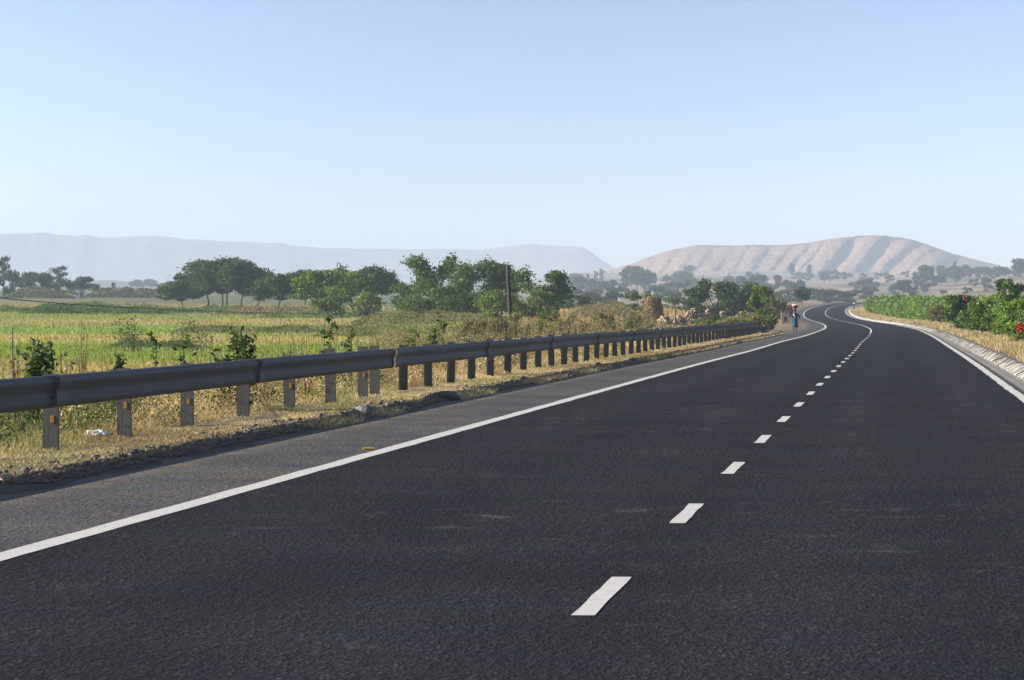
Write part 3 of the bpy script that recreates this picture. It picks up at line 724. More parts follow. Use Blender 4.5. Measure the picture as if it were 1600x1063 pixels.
# trees far off across the plain and in the valley: a few shapes, copied
def protos():
    P = {}
    for k, (st, gr, W, H, sd) in dict(r=('round', 'blue', 9, 9, 61), b=('bushy', 'blue', 9, 7, 62), s=('slender', 'blue', 5, 12, 63), a=('acacia', 'blue', 11, 8, 64), l=('loose', 'blue', 9, 9, 65)).items():
        P[k] = (st, gr, W, H, sd)
    return P
ORD = 'first second third fourth fifth sixth seventh eighth ninth tenth eleventh twelfth thirteenth fourteenth fifteenth sixteenth seventeenth eighteenth nineteenth twentieth'.split() + ['twenty-' + a for a in 'first second third fourth fifth sixth seventh eighth ninth'.split()] + ['thirtieth'] + ['thirty-' + a for a in 'first second third fourth fifth sixth seventh eighth ninth'.split()]
_made = {}
def far_tree(kind, px, yt, wpx, d, label, group):
    p = at(px, d); H = EYE - (yt - 483) * d / F_PX - p.z; W = wpx * d / F_PX
    if yt == 0: H = W * random.uniform(.7, .95)
    H = max(H, 2.0)
    st, gr, W0, H0, sd = protos()[kind]
    band = 0 if d < 1800 else 1
    key = (kind, band)
    if key not in _made:
        leaf = 1.7 * (1150 if band == 0 else 2600) / 4608 * (1 if band == 0 else .85)
        (V, Fq, C), (TV, TF) = tree_mesh(st, W0, H0, leaf, gr, sd, 1.3)
        root = empty('distant_tree', p); tag(root, label, 'tree', group)
        np_mesh('crown', V, Fq, M['leaf'], root, col=C); np_mesh('trunk', TV, TF, M['bark'], root, smooth=True)
        root.scale = (W / W0, W / W0, H / H0); _made[key] = root; return root
    return copy_tree(_made[key], p, (W / W0, W / W0, H / H0), random.uniform(0, 6.28), label, group)
def far_row(items, where, group):
    items = sorted(items, key=lambda q: q[1])
    for i, (k, px, yt, wpx, d) in enumerate(items):
        far_tree(k, px, yt, wpx, d, f'{ORD[i]} tree from the left {where}', group)
far_row([('s', 5, 402, 24, 1250), ('r', -14, 425, 34, 1200), ('b', 20, 423, 30, 1180), ('r', 46, 426, 30, 1220), ('b', 60, 428, 24, 1180), ('r', 72, 427, 24, 1240), ('s', 92, 417, 27, 1230), ('b', 99, 437, 26, 1160), ('r', 129, 433, 29, 1180),
         ('l', 151, 444, 20, 1300), ('s', 177, 442, 10, 1250), ('l', 166, 450, 16, 1300), ('b', 199, 449, 20, 1180), ('b', 226, 450, 22, 1350), ('l', 247, 451, 20, 1450), ('b', 113, 446, 22, 1300), ('b', 36, 440, 26, 1170), ('b', 84, 440, 26, 1190)],
        'along the far side of the left field', 'trees across the far side of the left field')
rr = random.Random(4)
L2 = [('b', 272, 440, 30, 2600), ('a', 214, 438, 22, 3600), ('a', 236, 437, 26, 3600), ('b', 260, 443, 30, 2600), ('b', 300, 446, 26, 1700), ('b', 420, 444, 30, 1500), ('b', 465, 440, 34, 1500), ('s', 606, 425, 8, 3000), ('s', 615, 422, 7, 3000), ('b', 612, 436, 26, 2400), ('r', 522, 440, 30, 1500), ('b', 396, 450, 24, 1300), ('b', 640, 446, 30, 1500)]
far_row(L2, 'among faint hazy trees glimpsed between the field-edge trees', 'faint trees behind the field edge')
V1 = [('r', 906, 434, 26, 2700), ('s', 918, 428, 8, 3200), ('s', 931, 424, 7, 3300), ('r', 934, 440, 17, 2700), ('r', 948, 440, 16, 2700), ('s', 940, 421, 8, 3500), ('a', 995, 418, 62, 2800), ('b', 1012, 424, 30, 2900), ('s', 975, 424, 14, 2900), ('b', 962, 446, 28, 1900), ('b', 925, 457, 44, 1250), ('b', 955, 456, 38, 1200),
      ('b', 895, 452, 30, 1700), ('b', 1045, 441, 30, 2300), ('b', 1028, 446, 24, 1900), ('r', 1068, 424, 24, 3600), ('b', 1080, 432, 30, 3000), ('b', 1048, 428, 24, 3400), ('r', 1076, 416, 20, 3900), ('b', 1095, 446, 30, 2000), ('b', 1050, 455, 34, 1500), ('b', 1020, 460, 30, 1400), ('b', 985, 452, 24, 1800)]
V1 += [(rr.choice('rbbr'), rr.uniform(885, 1100), 0, rr.uniform(16, 34), rr.uniform(1300, 3600)) for _ in range(15)]
far_row(V1, 'in the hazy valley below the left end of bare hill', 'hazy valley trees left')
V2 = [('r', 1160, 432, 18, 2500), ('r', 1176, 433, 16, 2500), ('r', 1190, 431, 20, 2500), ('r', 1215, 431, 16, 2500), ('b', 1146, 436, 20, 2600), ('b', 1233, 438, 26, 2300), ('b', 1250, 438, 18, 2300), ('r', 1237, 412, 10, 4300), ('r', 1264, 414, 8, 4300), ('b', 1248, 426, 22, 4000), ('b', 1262, 427, 20, 4000), ('b', 1300, 422, 20, 3900), ('b', 1312, 424, 22, 3900), ('b', 1323, 426, 16, 3900), ('b', 1290, 426, 14, 3900),
      ('b', 1275, 452, 36, 1700), ('b', 1300, 453, 36, 1650), ('b', 1322, 456, 30, 1500), ('b', 1345, 450, 26, 1900), ('b', 1360, 446, 22, 2300), ('b', 1335, 440, 18, 2600), ('b', 1250, 456, 24, 1500)]
V2 += [(rr.choice('rbbr'), rr.uniform(1110, 1350), 0, rr.uniform(14, 30), rr.uniform(1500, 3800)) for _ in range(16)]
far_row(V2, 'in the hazy valley below the middle of bare hill', 'hazy valley trees middle')
V3 = [('r', 1448, 416, 30, 2700), ('b', 1436, 428, 22, 2700), ('b', 1462, 430, 26, 2700), ('r', 1411, 438, 26, 2100), ('b', 1396, 444, 18, 2200), ('b', 1425, 448, 22, 2100), ('b', 1415, 424, 12, 3900), ('b', 1385, 425, 10, 3900), ('b', 1372, 426, 14, 3900), ('b', 1350, 427, 14, 3900)]
V3 += [(rr.choice('rbbr'), rr.uniform(1350, 1600), 0, rr.uniform(10, 22), rr.uniform(1600, 3600)) for _ in range(22)]
far_row(V3, 'on the brown slopes under the right end of bare hill', 'hazy slope trees right')
V4 = []
x = 1470
while x < 1625:
    V4.append((rr.choice('rrbsr'), x, rr.uniform(415, 424), rr.uniform(13, 20), rr.uniform(3000, 3150))); x += rr.uniform(6.5, 10)
V4.append(('r', 1596, 405, 30, 2900)); V4.append(('s', 1492, 408, 8, 3000)); V4.append(('r', 1495, 430, 11, 2900))
far_row(V4, 'in tree row on the ridge at the right', 'tree row on the right ridge')

# ------------------------------------------------------------------ loose plants by the rail and in the field
def plant(px, yt, wpx, d, kind, label, seed, name='weed', group='weeds standing above the guardrail'):
    r = np.random.default_rng(seed); p = at(px, d); H = max(.25, EYE - (yt - 483) * d / F_PX - p.z); W = wpx * d / F_PX
    root = empty(name, p); tag(root, label, 'plant', group)
    tubes = []; leaves = []; k = {'castor': 2, 'leafy': 5, 'twiggy': 6, 'spiky': 14}[kind]
    for i in range(k):
        h = H * (1 if i == 0 else r.uniform(.55, .97)); tx = r.uniform(-.5, .5) * W * (.3 if i == 0 else .9); ty = r.uniform(-.4, .4) * W
        pts = [np.array([0, 0, -.05]), np.array([tx * .35, ty * .35, h * .5]), np.array([tx, ty, h])]
        tubes.append(tube_np(pts, [.012, .009, .004], 4))
        if kind == 'castor':
            for q in np.linspace(.45, 1, 9 if i == 0 else 6):
                c = pts[0] * (1 - q) + pts[2] * q; leaves.append((c + np.array([r.normal() * .2 * W, r.normal() * .2 * W, -.03]), .045 * d / 60 * r.uniform(.6, 1.3), 6))
        elif kind == 'leafy':
            for q in np.linspace(.1, 1, 110):
                c = pts[0] * (1 - q) + pts[2] * q; leaves.append((c + r.normal(size=3) * .2 * W * (1.2 - .7 * q), .042 * r.uniform(.7, 1.4), 3))
        elif kind == 'twiggy':
            for q in np.linspace(.3, 1, 16):
                c = pts[0] * (1 - q) + pts[2] * q; leaves.append((c + r.normal(size=3) * .1 * W, .03 * r.uniform(.7, 1.5), 1))
        else:
            for q in np.linspace(.1, 1, 40):
                c = pts[0] * (1 - q) + pts[2] * q; leaves.append((c + r.normal(size=3) * .045 * W, .07, 1))
    P, Sz = [], []
    for c, s_, rep in leaves:
        for j in range(rep): P.append(c + r.normal(size=3) * s_ * .5); Sz.append(s_)
    g = {'castor': (.06, .12, .02), 'leafy': (.06, .1, .026), 'twiggy': (.26, .2, .1), 'spiky': (.13, .14, .055)}[kind]
    V, Fq, C = leaf_quads(np.array(P), np.array(Sz), leaf_cols(g, len(P), r, .3), r, .45, 0, .5 if kind == 'castor' else 0)
    np_mesh('leaves', V, Fq, M['leaf'], root, col=C)
    TV, TF = join_np(tubes); np_mesh('stem', TV, TF, M['bark'], root)
plant(58, 535, 62, 54, 'leafy', 'bushy dark weed poking above the near rail at the picture\'s left edge', 1)
plant(22, 512, 30, 56, 'twiggy', 'tall dry seed stalk above the rail beside the leftmost dark weed', 2)
plant(100, 548, 40, 57, 'twiggy', 'brownish dry weed just right of leftmost dark weed above the rail', 3)
plant(186, 556, 20, 58, 'leafy', 'tiny leafy tip over the rail left of the two thin leafy stems', 4)
plant(242, 524, 26, 60, 'castor', 'thin dark leafy stem, left one of a pair above the near rail', 5)
plant(287, 520, 40, 60, 'castor', 'thin stem with broad drooping leaves, right one of a pair above near rail', 6)
plant(368, 516, 62, 62, 'leafy', 'largest bushy green weed leaning above the middle of the near rail', 7)
plant(455, 536, 60, 70, 'twiggy', 'sparse twiggy weed above the rail under the slanting tree', 8)
plant(505, 500, 26, 84, 'castor', 'tall castor plant with one tuft of bright leaves above the rail', 9)
plant(547, 512, 24, 82, 'castor', 'castor plant with hanging dark leaves left of the rail joint', 10)
plant(478, 545, 60, 72, 'twiggy', 'wide brown twiggy weed left of the hanging castor plant', 11)
plant(690, 492, 16, 130, 'castor', 'small castor stem in the field below the ragged tree', 12)
plant(642, 513, 14, 120, 'castor', 'short castor stem in the pale field above the rail', 13)
plant(677, 514, 14, 115, 'leafy', 'small leafy sprout just above the rail right of its joint', 14)
plant(905, 503, 30, 190, 'leafy', 'upright dark green weed above the rail right of the wooden pole', 15)
plant(975, 474, 84, 262, 'spiky', 'large spiky fan-shaped bush left of the leaning fence stake', 16, 'bush')
plant(1010, 486, 40, 270, 'spiky', 'smaller spiky bush close to the leaning fence stake', 17, 'bush')
plant(128, 500, 30, 100, 'twiggy', 'pale weed in the green crop strip at the left', 18)
plant(210, 500, 60, 230, 'leafy', 'low green bush in the left crop strip', 19)
plant(300, 504, 70, 230, 'leafy', 'wide low green bush in the crop strip above the paired stems', 20)
for i, (px, yt, wp, d, gk) in enumerate([(1098, 500, 30, 300, 'leafy'), (1120, 494, 36, 330, 'mid'), (1142, 497, 44, 320, 'dry'), (1166, 490, 44, 330, 'dry'), (1188, 490, 40, 300, 'dry'), (1200, 487, 26, 350, 'mid'), (1206, 466, 26, 520, 'dry'), (1226, 470, 24, 560, 'dry'), (940, 490, 50, 270, 'dry'), (1000, 494, 46, 280, 'dry'), (880, 494, 50, 240, 'dry'), (860, 488, 46, 260, 'mid'), (810, 492, 50, 230, 'dry'), (770, 498, 50, 220, 'dry'), (735, 500, 44, 230, 'dry')]):
    place_tree('scrub_bush', f'{ORD[i]} scrubby bush from the left on the bank behind the rail' if False else '', px, yt, wp, d, 'bushy', gk, 200 + i, 'bush', 'scrub bushes on the bank behind the rail', leafk=1.8, dens=1.0, two=('foliage', 'stem'))
scr = sorted([o for o in bpy.data.objects if o.name.startswith('scrub_bush')], key=lambda o: o.location.x / o.location.y)
for i, o in enumerate(scr): o['label'] = f'{ORD[i]} scrubby bush from the left on the bank behind the rail'

# ------------------------------------------------------------------ grass
def blades(name, P, h, w, col, r, lean=.35, m='grass', label=None):
    n = len(P); an = r.uniform(0, 2 * math.pi, n); le = r.normal(0, lean, (n, 2)) * h[:, None]
    dx = np.stack([np.cos(an), np.sin(an), np.zeros(n)], 1) * w[:, None] / 2
    tip = P + np.stack([le[:, 0], le[:, 1], h], 1)
    V = np.stack([P - dx, P + dx, tip], 1).reshape(-1, 3)
    o = np_mesh(name, V, np.arange(3 * n).reshape(n, 3), M[m], col=np.repeat(col, 3, 0)); tag(o, kind='stuff')
    return o
TAN = np.array([.72, .56, .35]); TAN2 = np.array([.3, .19, .105]); OLV = np.array([.22, .24, .09])
def grass_cols(n, r, u, s, green=.25, seed=0):
    k = np.clip(.5 + .9 * fbm(s / 4.0, u / 2.0, 101 + seed) + r.normal(0, .25, n), 0, 1)[:, None]
    c = TAN * (1 - k) + TAN2 * k
    g = (fbm(s / 7.0, u / 1.5, 105 + seed) + r.normal(0, .22, n) > (.5 - green))[:, None]
    return np.where(g, OLV * .9 + c * .15, c) * (1 + .22 * r.normal(size=(n, 1)))
def verge_grass():
    r = np.random.default_rng(31)
    n = 300000
    s = 22 + 262 * r.uniform(0, 1, n) ** 1.35; u = -(5.5 + 2.5 * r.uniform(0, 1, n))
    # ragged front edge and a sparse fringe on the dirt
    edge = 5.95 + .5 * fbm(s / 2.1, s * 0, 111) + .25 * np.clip((s - 110) / 60, 0, 1) * 0
    keep = (-u > edge) | (r.uniform(size=n) < .2); s, u = s[keep], u[keep]; n = len(s)
    P = rp(s, u); P[:, 2] = ground_z(P[:, 0], P[:, 1])
    clump = np.clip(.45 + 1.2 * fbm(s / .9, u / .3, 113), .08, 1.6)
    dist = s
    h = clump * (.035 + .29 * sstep(6.6, 8.1, -u)) * r.uniform(.4, 1.5, n)
    w_ = np.maximum(.006, 1.25 * dist / 4608 * .8) * r.uniform(.7, 1.3, n)
    blades('dry_grass', P, h, w_, grass_cols(n, r, u, s), r, .75)
    # straw fringe at the pavement edge further on
    n = 30000; s = 42 + 235 * r.uniform(0, 1, n); u = -5.1 - np.abs(r.normal(0, .2, n)); k = fbm(s / 4, s * 0, 115) > np.where(s < 95, .3, -.15); s, u = s[k], u[k]; n = len(s)
    P = rp(s, u); P[:, 2] = ground_z(P[:, 0], P[:, 1])
    blades('dry_grass', P, r.uniform(.03, .12, n), np.maximum(.008, 1.0 * s / 4608) * r.uniform(.6, 1.2, n), grass_cols(n, r, u, s, .05), r, .7)
    # right verge
    n = 200000; s = 45 + 815 * r.uniform(0, 1, n) ** 1.5; u = r.uniform(4.3, 13, n); e = 4.45 + .25 * fbm(s / 2, s * 0, 117); k = u > e; s, u = s[k], u[k]; n = len(s)
    P = rp(s, u); P[:, 2] = ground_z(P[:, 0], P[:, 1])
    h = np.clip(.6 + .8 * fbm(s / 1.2, u / .6, 118), .2, 1.5) * r.uniform(.08, .32, n)
    blades('dry_grass', P, h, np.maximum(.008, 1.15 * s / 4608) * r.uniform(.6, 1.2, n), grass_cols(n, r, u, s, .12, 7), r, .4)
verge_grass()
def undergrowth():
    """knee-high dry weeds filling the slope behind the guardrail"""
    r = np.random.default_rng(41); Ps, Cs, Sz = [], [], []
    for k in range(2600):
        s = 34 + 230 * r.uniform() ** 1.25; u = -r.uniform(7.15, 13.5)
        p = rp(s, u); z = gz(p[0], p[1]); px, _ = pix(p)
        hh = r.uniform(.25, .85) * (1.2 if -u > 9 else .7); wd = r.uniform(.22, .5); n = int(170 * (1 if s < 110 else .6))
        v = r.normal(size=(n, 3)); v /= np.linalg.norm(v, axis=1)[:, None]; v *= r.uniform(0, 1, (n, 1)) ** .5
        q = np.array([p[0], p[1], z + hh * .55]) + v * np.array([wd, wd, hh * .55])
        q = q[q[:, 2] > z - .02]
        g = fbm(np.array([s / 9.0]), np.array([u / 3.0]), 121)[0] + r.normal() * .3
        green = g > (.2 if px > 230 else -.3)
        base = ((.035, .055, .018) if r.uniform() < .62 else (.13, .15, .045)) if green else ((.62, .46, .26) if r.uniform() < .5 else (.4, .25, .13) if r.uniform() < .7 else (.2, .15, .08))  # darkest green has the weeds' shade worked into its colour
        Ps.append(q); Cs.append(leaf_cols(base, len(q), r, .3)); Sz.append(np.full(len(q), max(.022, 1.15 * s / 4608)) * r.uniform(.6, 1.4, len(q)))
    V, Fq, C = leaf_quads(np.concatenate(Ps), np.concatenate(Sz), np.concatenate(Cs), r, .35, .35)
    tag(np_mesh('undergrowth', V, Fq, M['grass'], col=C), kind='stuff')
    # thin seed stalks standing above the rest
    Ps, Cs, Sz, SP = [], [], [], []
    for k in range(520):
        s = 36 + 150 * r.uniform() ** 1.2; u = -r.uniform(8.2, 13.5); p = rp(s, u); z = gz(p[0], p[1]); h = r.uniform(.7, 1.35) * (1 + (s - 40) / 300); n = 26
        t_ = np.linspace(.25, 1, n)[:, None]; ln = r.normal(0, .13, 2) * h
        q = np.array([p[0], p[1], z]) + t_ * np.array([ln[0], ln[1], h]) + r.normal(size=(n, 3)) * .035 * (1.5 - t_)
        Ps.append(q); Cs.append(leaf_cols((.5, .38, .22) if r.uniform() < .7 else (.16, .18, .06), n, r, .3)); Sz.append(np.full(n, max(.016, .9 * s / 4608)))
        w_ = max(.004, .45 * s / 4608); a = np.array([p[0], p[1], z]); b2 = a + np.array([ln[0], ln[1], h])
        SP.append(np.array([a - [w_, 0, 0], a + [w_, 0, 0], b2 + [w_ * .4, 0, 0], b2 - [w_ * .4, 0, 0]]))
    V, Fq, C = leaf_quads(np.concatenate(Ps), np.concatenate(Sz), np.concatenate(Cs), r, .35, .5)
    n0 = len(V); V = np.concatenate([V] + SP); C = np.concatenate([C, np.tile([[.4, .3, .17]], (4 * len(SP), 1))]); Fq = np.concatenate([Fq, n0 + np.arange(4 * len(SP)).reshape(-1, 4)])
    tag(np_mesh('undergrowth', V, Fq, M['grass'], col=C), kind='stuff')
undergrowth()
def field_grass():
    r = np.random.default_rng(51)
    n = 310000; d = 110 * (900 / 110) ** (r.uniform(0, 1, n) ** 1.0); px = np.where(r.uniform(size=n) < .8, r.uniform(-60, 1340, n), r.uniform(-900, -60, n))
    X = (px - 800) / F_PX * d; Y = d
    s, u, _ = nearest(X, Y); k = (u < -11) | (u > 14); X, Y, d, px = X[k], Y[k], d[k], px[k]; n = len(X)
    P = np.stack([X, Y, ground_z(X, Y)], 1)
    C = field_col(X, Y) * (1.25 + .16 * r.normal(size=(n, 1)))
    scrub = sstep(700, 880, px); cl = np.clip(.7 + .9 * fbm(X / 3, Y / 8, 131), .1, 1.7)
    h = (.22 * (1 - scrub) + .5 * scrub) * cl * r.uniform(.5, 1.4, n)
    blades('field_grass', P, h, np.maximum(.02, 1.5 * d / 4608) * r.uniform(.6, 1.3, n), C, r, .35)
    # tall green growth on the field bund and the taller tan strip in front of the trees
    Ps, Cs, Sz = [], [], []
    def band(px0, px1, d0, d1, hh, base, n, lump=1.0, sd=0):
        pxx = r.uniform(px0, px1, n); dd = r.uniform(d0, d1, n); x = (pxx - 800) / F_PX * dd; g = ground_z(x, dd)
        top = hh * np.clip(.65 + .6 * fbm(x / (3 * lump), dd / 9, 140 + sd), .1, 1.4) * sstep(px0, px0 + 50, pxx) * sstep(-px1, -px1 + 50, -pxx)
        z = g + top * r.uniform(0, 1, n) ** .6
        Ps.append(np.stack([x, dd, z], 1)); cc = leaf_cols(base, n, r, .3); kk = fbm(x / (2.5 * lump), dd / 12, 170 + sd)[:, None]; gg = (fbm(x / (1.8 * lump), dd / 8, 190 + sd) > .22)[:, None]; cc = np.where(gg, cc * np.array([.5, .75, .45]), cc) * (1 + .6 * kk); Cs.append(cc); Sz.append(np.full(n, 1.35 * d0 / 4608))
    band(30, 270, 640, 665, 1.9, (.1, .15, .035), 9000, 1, 1); band(90, 420, 660, 700, 1.3, (.1, .15, .035), 9000, 1, 2)
    band(-40, 110, 690, 720, 1.1, (.12, .17, .04), 4000, 1, 3); band(390, 600, 560, 600, 1.2, (.16, .18, .06), 7000, 1, 4)
    band(540, 800, 400, 470, 1.3, (.17, .15, .06), 12000, 1.5, 5); band(330, 560, 620, 660, 1.6, (.2, .155, .085), 7000, 1.5, 6)
    band(150, 330, 250, 262, .55, (.1, .15, .035), 4000, .6, 7); band(250, 640, 345, 365, .7, (.2, .17, .075), 8000, .8, 8)
    band(480, 760, 300, 330, .75, (.16, .165, .06), 8000, .8, 9); band(560, 900, 200, 250, 1.0, (.2, .17, .075), 14000, .8, 10)
    band(720, 1000, 230, 330, 1.15, (.17, .145, .06), 20000, 1, 11); band(900, 1230, 260, 380, .95, (.18, .15, .065), 22000, 1, 12)
    band(870, 1022, 420, 640, 1.0, (.2, .16, .085), 9000, 1.5, 13); band(1150, 1330, 440, 640, .9, (.2, .16, .085), 8000, 1.5, 23); band(0, 130, 1090, 1120, 3.5, (.1, .1, .05), 6000, 3, 14); band(120, 280, 1150, 1190, 3.0, (.09, .09, .05), 5000, 3, 15)
    band(820, 1000, 700, 760, 1.6, (.13, .14, .05), 8000, 2, 16)
    V, Fq, C = leaf_quads(np.concatenate(Ps), np.concatenate(Sz), np.concatenate(Cs), r, .4, .4)
    k = nearest(V[::4, 0], V[::4, 1]); ok = (k[1] < -9) | (k[1] > 16) | (V[::4, 1] > 1000)
    Fq = Fq[ok]
    tag(np_mesh('field_weeds', V, Fq, M['grass'], col=C), kind='stuff')
field_grass()

# ------------------------------------------------------------------ hedge of crop plants on the right
def hedge():
    r = np.random.default_rng(61); Ps, Cs, Sz = [], [], []
    ys = [170, 190, 237, 265, 345, 430, 620, 765]; xs = [19.6, 21.4, 25.0, 27.2, 33.8, 40.3, 51.3, 58.8]
    y = 765.0
    while y > 182:
        x0 = np.interp(y, ys, xs); Hb = np.interp(y, [150, 200, 262, 430, 600, 765], [1.1, 1.5, 1.75, 2.15, 2.45, 2.3])
        step = 1.1 if y < 300 else 1.7
        for k in range(6):
            x = x0 + .6 + k * 1.35 + r.uniform(-.35, .35); yy = y + r.uniform(-.6, .6); z = gz(x, yy)
            H = Hb * (1 + .3 * fbm(np.array([yy / 7.0]), np.array([x / 3.0]), 151)[0] + r.normal() * .06)
            wd = r.uniform(.55, .85) * (1 if y < 300 else 1.25)
            n = int((430 if k == 0 else 240 if k < 3 else 130))
            v = r.normal(size=(n, 3)); v /= np.linalg.norm(v, axis=1)[:, None]; v *= r.uniform(.25, 1, (n, 1)) ** .6
            v *= (1 + .35 * fbm(v[:, 0] * 2 + y, v[:, 2] * 2.5 + k, 155))[:, None]
            q = np.array([x, yy, z + H * .52]) + v * np.array([wd, wd, H * .5]); q = q[q[:, 2] > z]
            base = (.165, .26, .03) if r.uniform() < .6 else (.09, .165, .025)
            if y < 250 and r.uniform() < .45: base = (.08, .13, .035)
            Ps.append(q); Cs.append(leaf_cols(base, len(q), r, .28)); Sz.append(np.full(len(q), max(.08, 1.9 * y / 4608)) * r.uniform(.55, 1.3, len(q)))
        y -= step
    V, Fq, C = leaf_quads(np.concatenate(Ps), np.concatenate(Sz), np.concatenate(Cs), r, .45, .15)
    tag(np_mesh('hedge', V, Fq, M['leaf'], col=C), kind='stuff')
hedge()
def flower_bush(px, yt, wpx, d, style, green, seed, label, fl=None, nfl=0, fm=None, spot=None, leafk=2.0, dens=1.2, name='flowering_bush'):
    root = place_tree(name, label, px, yt, wpx, d, style, green, seed, 'bush', leafk=leafk, dens=dens, two=('foliage', 'stem'))
    if fl:
        r = np.random.default_rng(seed + 900); p = root.location; P = []
        for i in range(nfl):
            fx, fy, rad = spot[i % len(spot)]
            c = np.array([(fx - px) * d / F_PX, -wpx * d / F_PX * .42, EYE - (fy - 483) * d / F_PX - p.z])
            P.append(c + r.normal(size=3) * rad * d / F_PX * np.array([1, .5, 1]))
        V, Fq, C = leaf_quads(np.array(P), np.full(len(P), fl), np.ones((len(P), 3)), r, .7)
        np_mesh('blossom', V, Fq, M[fm], root)
    return root
flower_bush(1466, 476, 30, 415, 'bushy', 'dry', 301, 'brownish half-dry bush in front of the green hedge', leafk=1.8)
flower_bush(1508, 462, 56, 275, 'bushy', 'dark', 302, 'dark green bush with one pink flower head in the hedge', .07, 16, 'pink_flower', [(1506, 466, 2.2)])
flower_bush(1545, 470, 60, 236, 'bushy', 'leafy', 303, 'rambling bush with cream blossoms along its top', .045, 60, 'pale_flower', [(1548, 478, 3), (1560, 477, 3), (1568, 478, 2.5), (1528, 470, 3), (1535, 505, 4)])
flower_bush(1532, 496, 66, 232, 'bushy', 'mid', 304, 'low trailing green bush spilling onto the dry right verge', leafk=2.0)
flower_bush(1568, 496, 46, 205, 'bushy', 'leafy', 305, 'yellow-green bush left of the red flowers', leafk=2.2)
flower_bush(1602, 465, 84, 180, 'bushy', 'bright', 306, 'tall bright green bush with scarlet flowers at the right edge', .075, 90, 'red_flower', [(1590, 513, 3.4), (1597, 514, 3.6)], leafk=2.6, dens=1.3)
flower_bush(1592, 519, 24, 166, 'bushy', 'pale', 307, 'small pale grey-green plant under the scarlet flowers', leafk=1.8)
plant(1577, 440, 20, 215, 'castor', 'tall leafy stalk rising above the hedge near the right edge', 308, 'weed', 'tall stalks above the hedge')
plant(1583, 449, 24, 218, 'castor', 'second leafy stalk just right of the tallest one above the hedge', 309, 'weed', 'tall stalks above the hedge')
plant(1516, 452, 20, 300, 'twiggy', 'thin dry stalk sticking out of the hedge top', 310, 'weed', 'tall stalks above the hedge')

# ------------------------------------------------------------------ guardrails
WPROF = [(0, -.156), (.02, -.152), (.05, -.13), (.055, -.09), (.048, -.02), (.052, .02), (.078, .062), (.084, .1), (.082, .13), (.078, .136), (0, .158)]
def solve_s(px, u, lo=20, hi=360):
    ss = np.arange(lo, hi, .02); q, _ = pix(rp(ss, ss * 0 + u)); i = np.argmax(q > px) if (q > px).any() else np.argmin(abs(q - px)); return float(ss[i])
def beam(name, s0, s1, parent, hc=.575, off=0.0, step=.6, zf=None):
    ss = np.linspace(s0, s1, max(2, int((s1 - s0) / step) + 1)); loop = [(a + off, z) for a, z in WPROF] + [(a + off - .007, z) for a, z in WPROF[::-1]]
    n = len(loop); V = []
    for q in ss:
        dz = zf(q) if zf else 0.0
        for a, z in loop: V.append(rp(q, U_R + a, hc + z + dz))
    Fq = []
    for i in range(len(ss) - 1):
        for k in range(n): Fq.append((i * n + k, i * n + (k + 1) % n, (i + 1) * n + (k + 1) % n, (i + 1) * n + k))
    for k in range(len(WPROF) - 1):
        a, b_ = k, k + 1; c, d_ = n - 2 - k, n - 1 - k
        Fq.append((a, b_, c, d_)); m = (len(ss) - 1) * n; Fq.append((m + a, m + d_, m + c, m + b_))
    V = np.array(V) - np.array(parent.location)
    return np_mesh(name, V, np.array(Fq), M['steel'], parent, smooth=False)
U_R = -6.74
def gpost(s, parent, open_to_cam, h=.80, refl=False, tilt=0.0):
    th = float(np.interp(s, S, TH)); p = rp(s, U_R - .105)
    t_ = .007; bm = bmesh.new(); f = 1 if open_to_cam else -1     # local x = across, y = along the road
    zc = (h - .3) / 2; hz = h + .3
    box(bm, (0, f * .034, zc), (.15, t_, hz)); 
    box(bm, (-.0715, 0 - f * .0035, zc), (t_, .061, hz)); box(bm, (.0715, 0 - f * .0035, zc), (t_, .061, hz))
    box(bm, (.089, 0, .575), (.028, .06, .2))   # blockout to the beam
    o = bm_obj('post', bm, M['post'], parent); o.location = Vector(p) - parent.location; o.rotation_euler = (tilt * .5, tilt, -th)
    if refl:
        bm = bmesh.new(); box(bm, (.018, f * .034 - f * 0 - .0075 if not open_to_cam else .026, .33 + random.uniform(-.06, .03)), (.034, .004, .07))
        bm_obj('reflector', bm, M['reflector'], o)
    return o
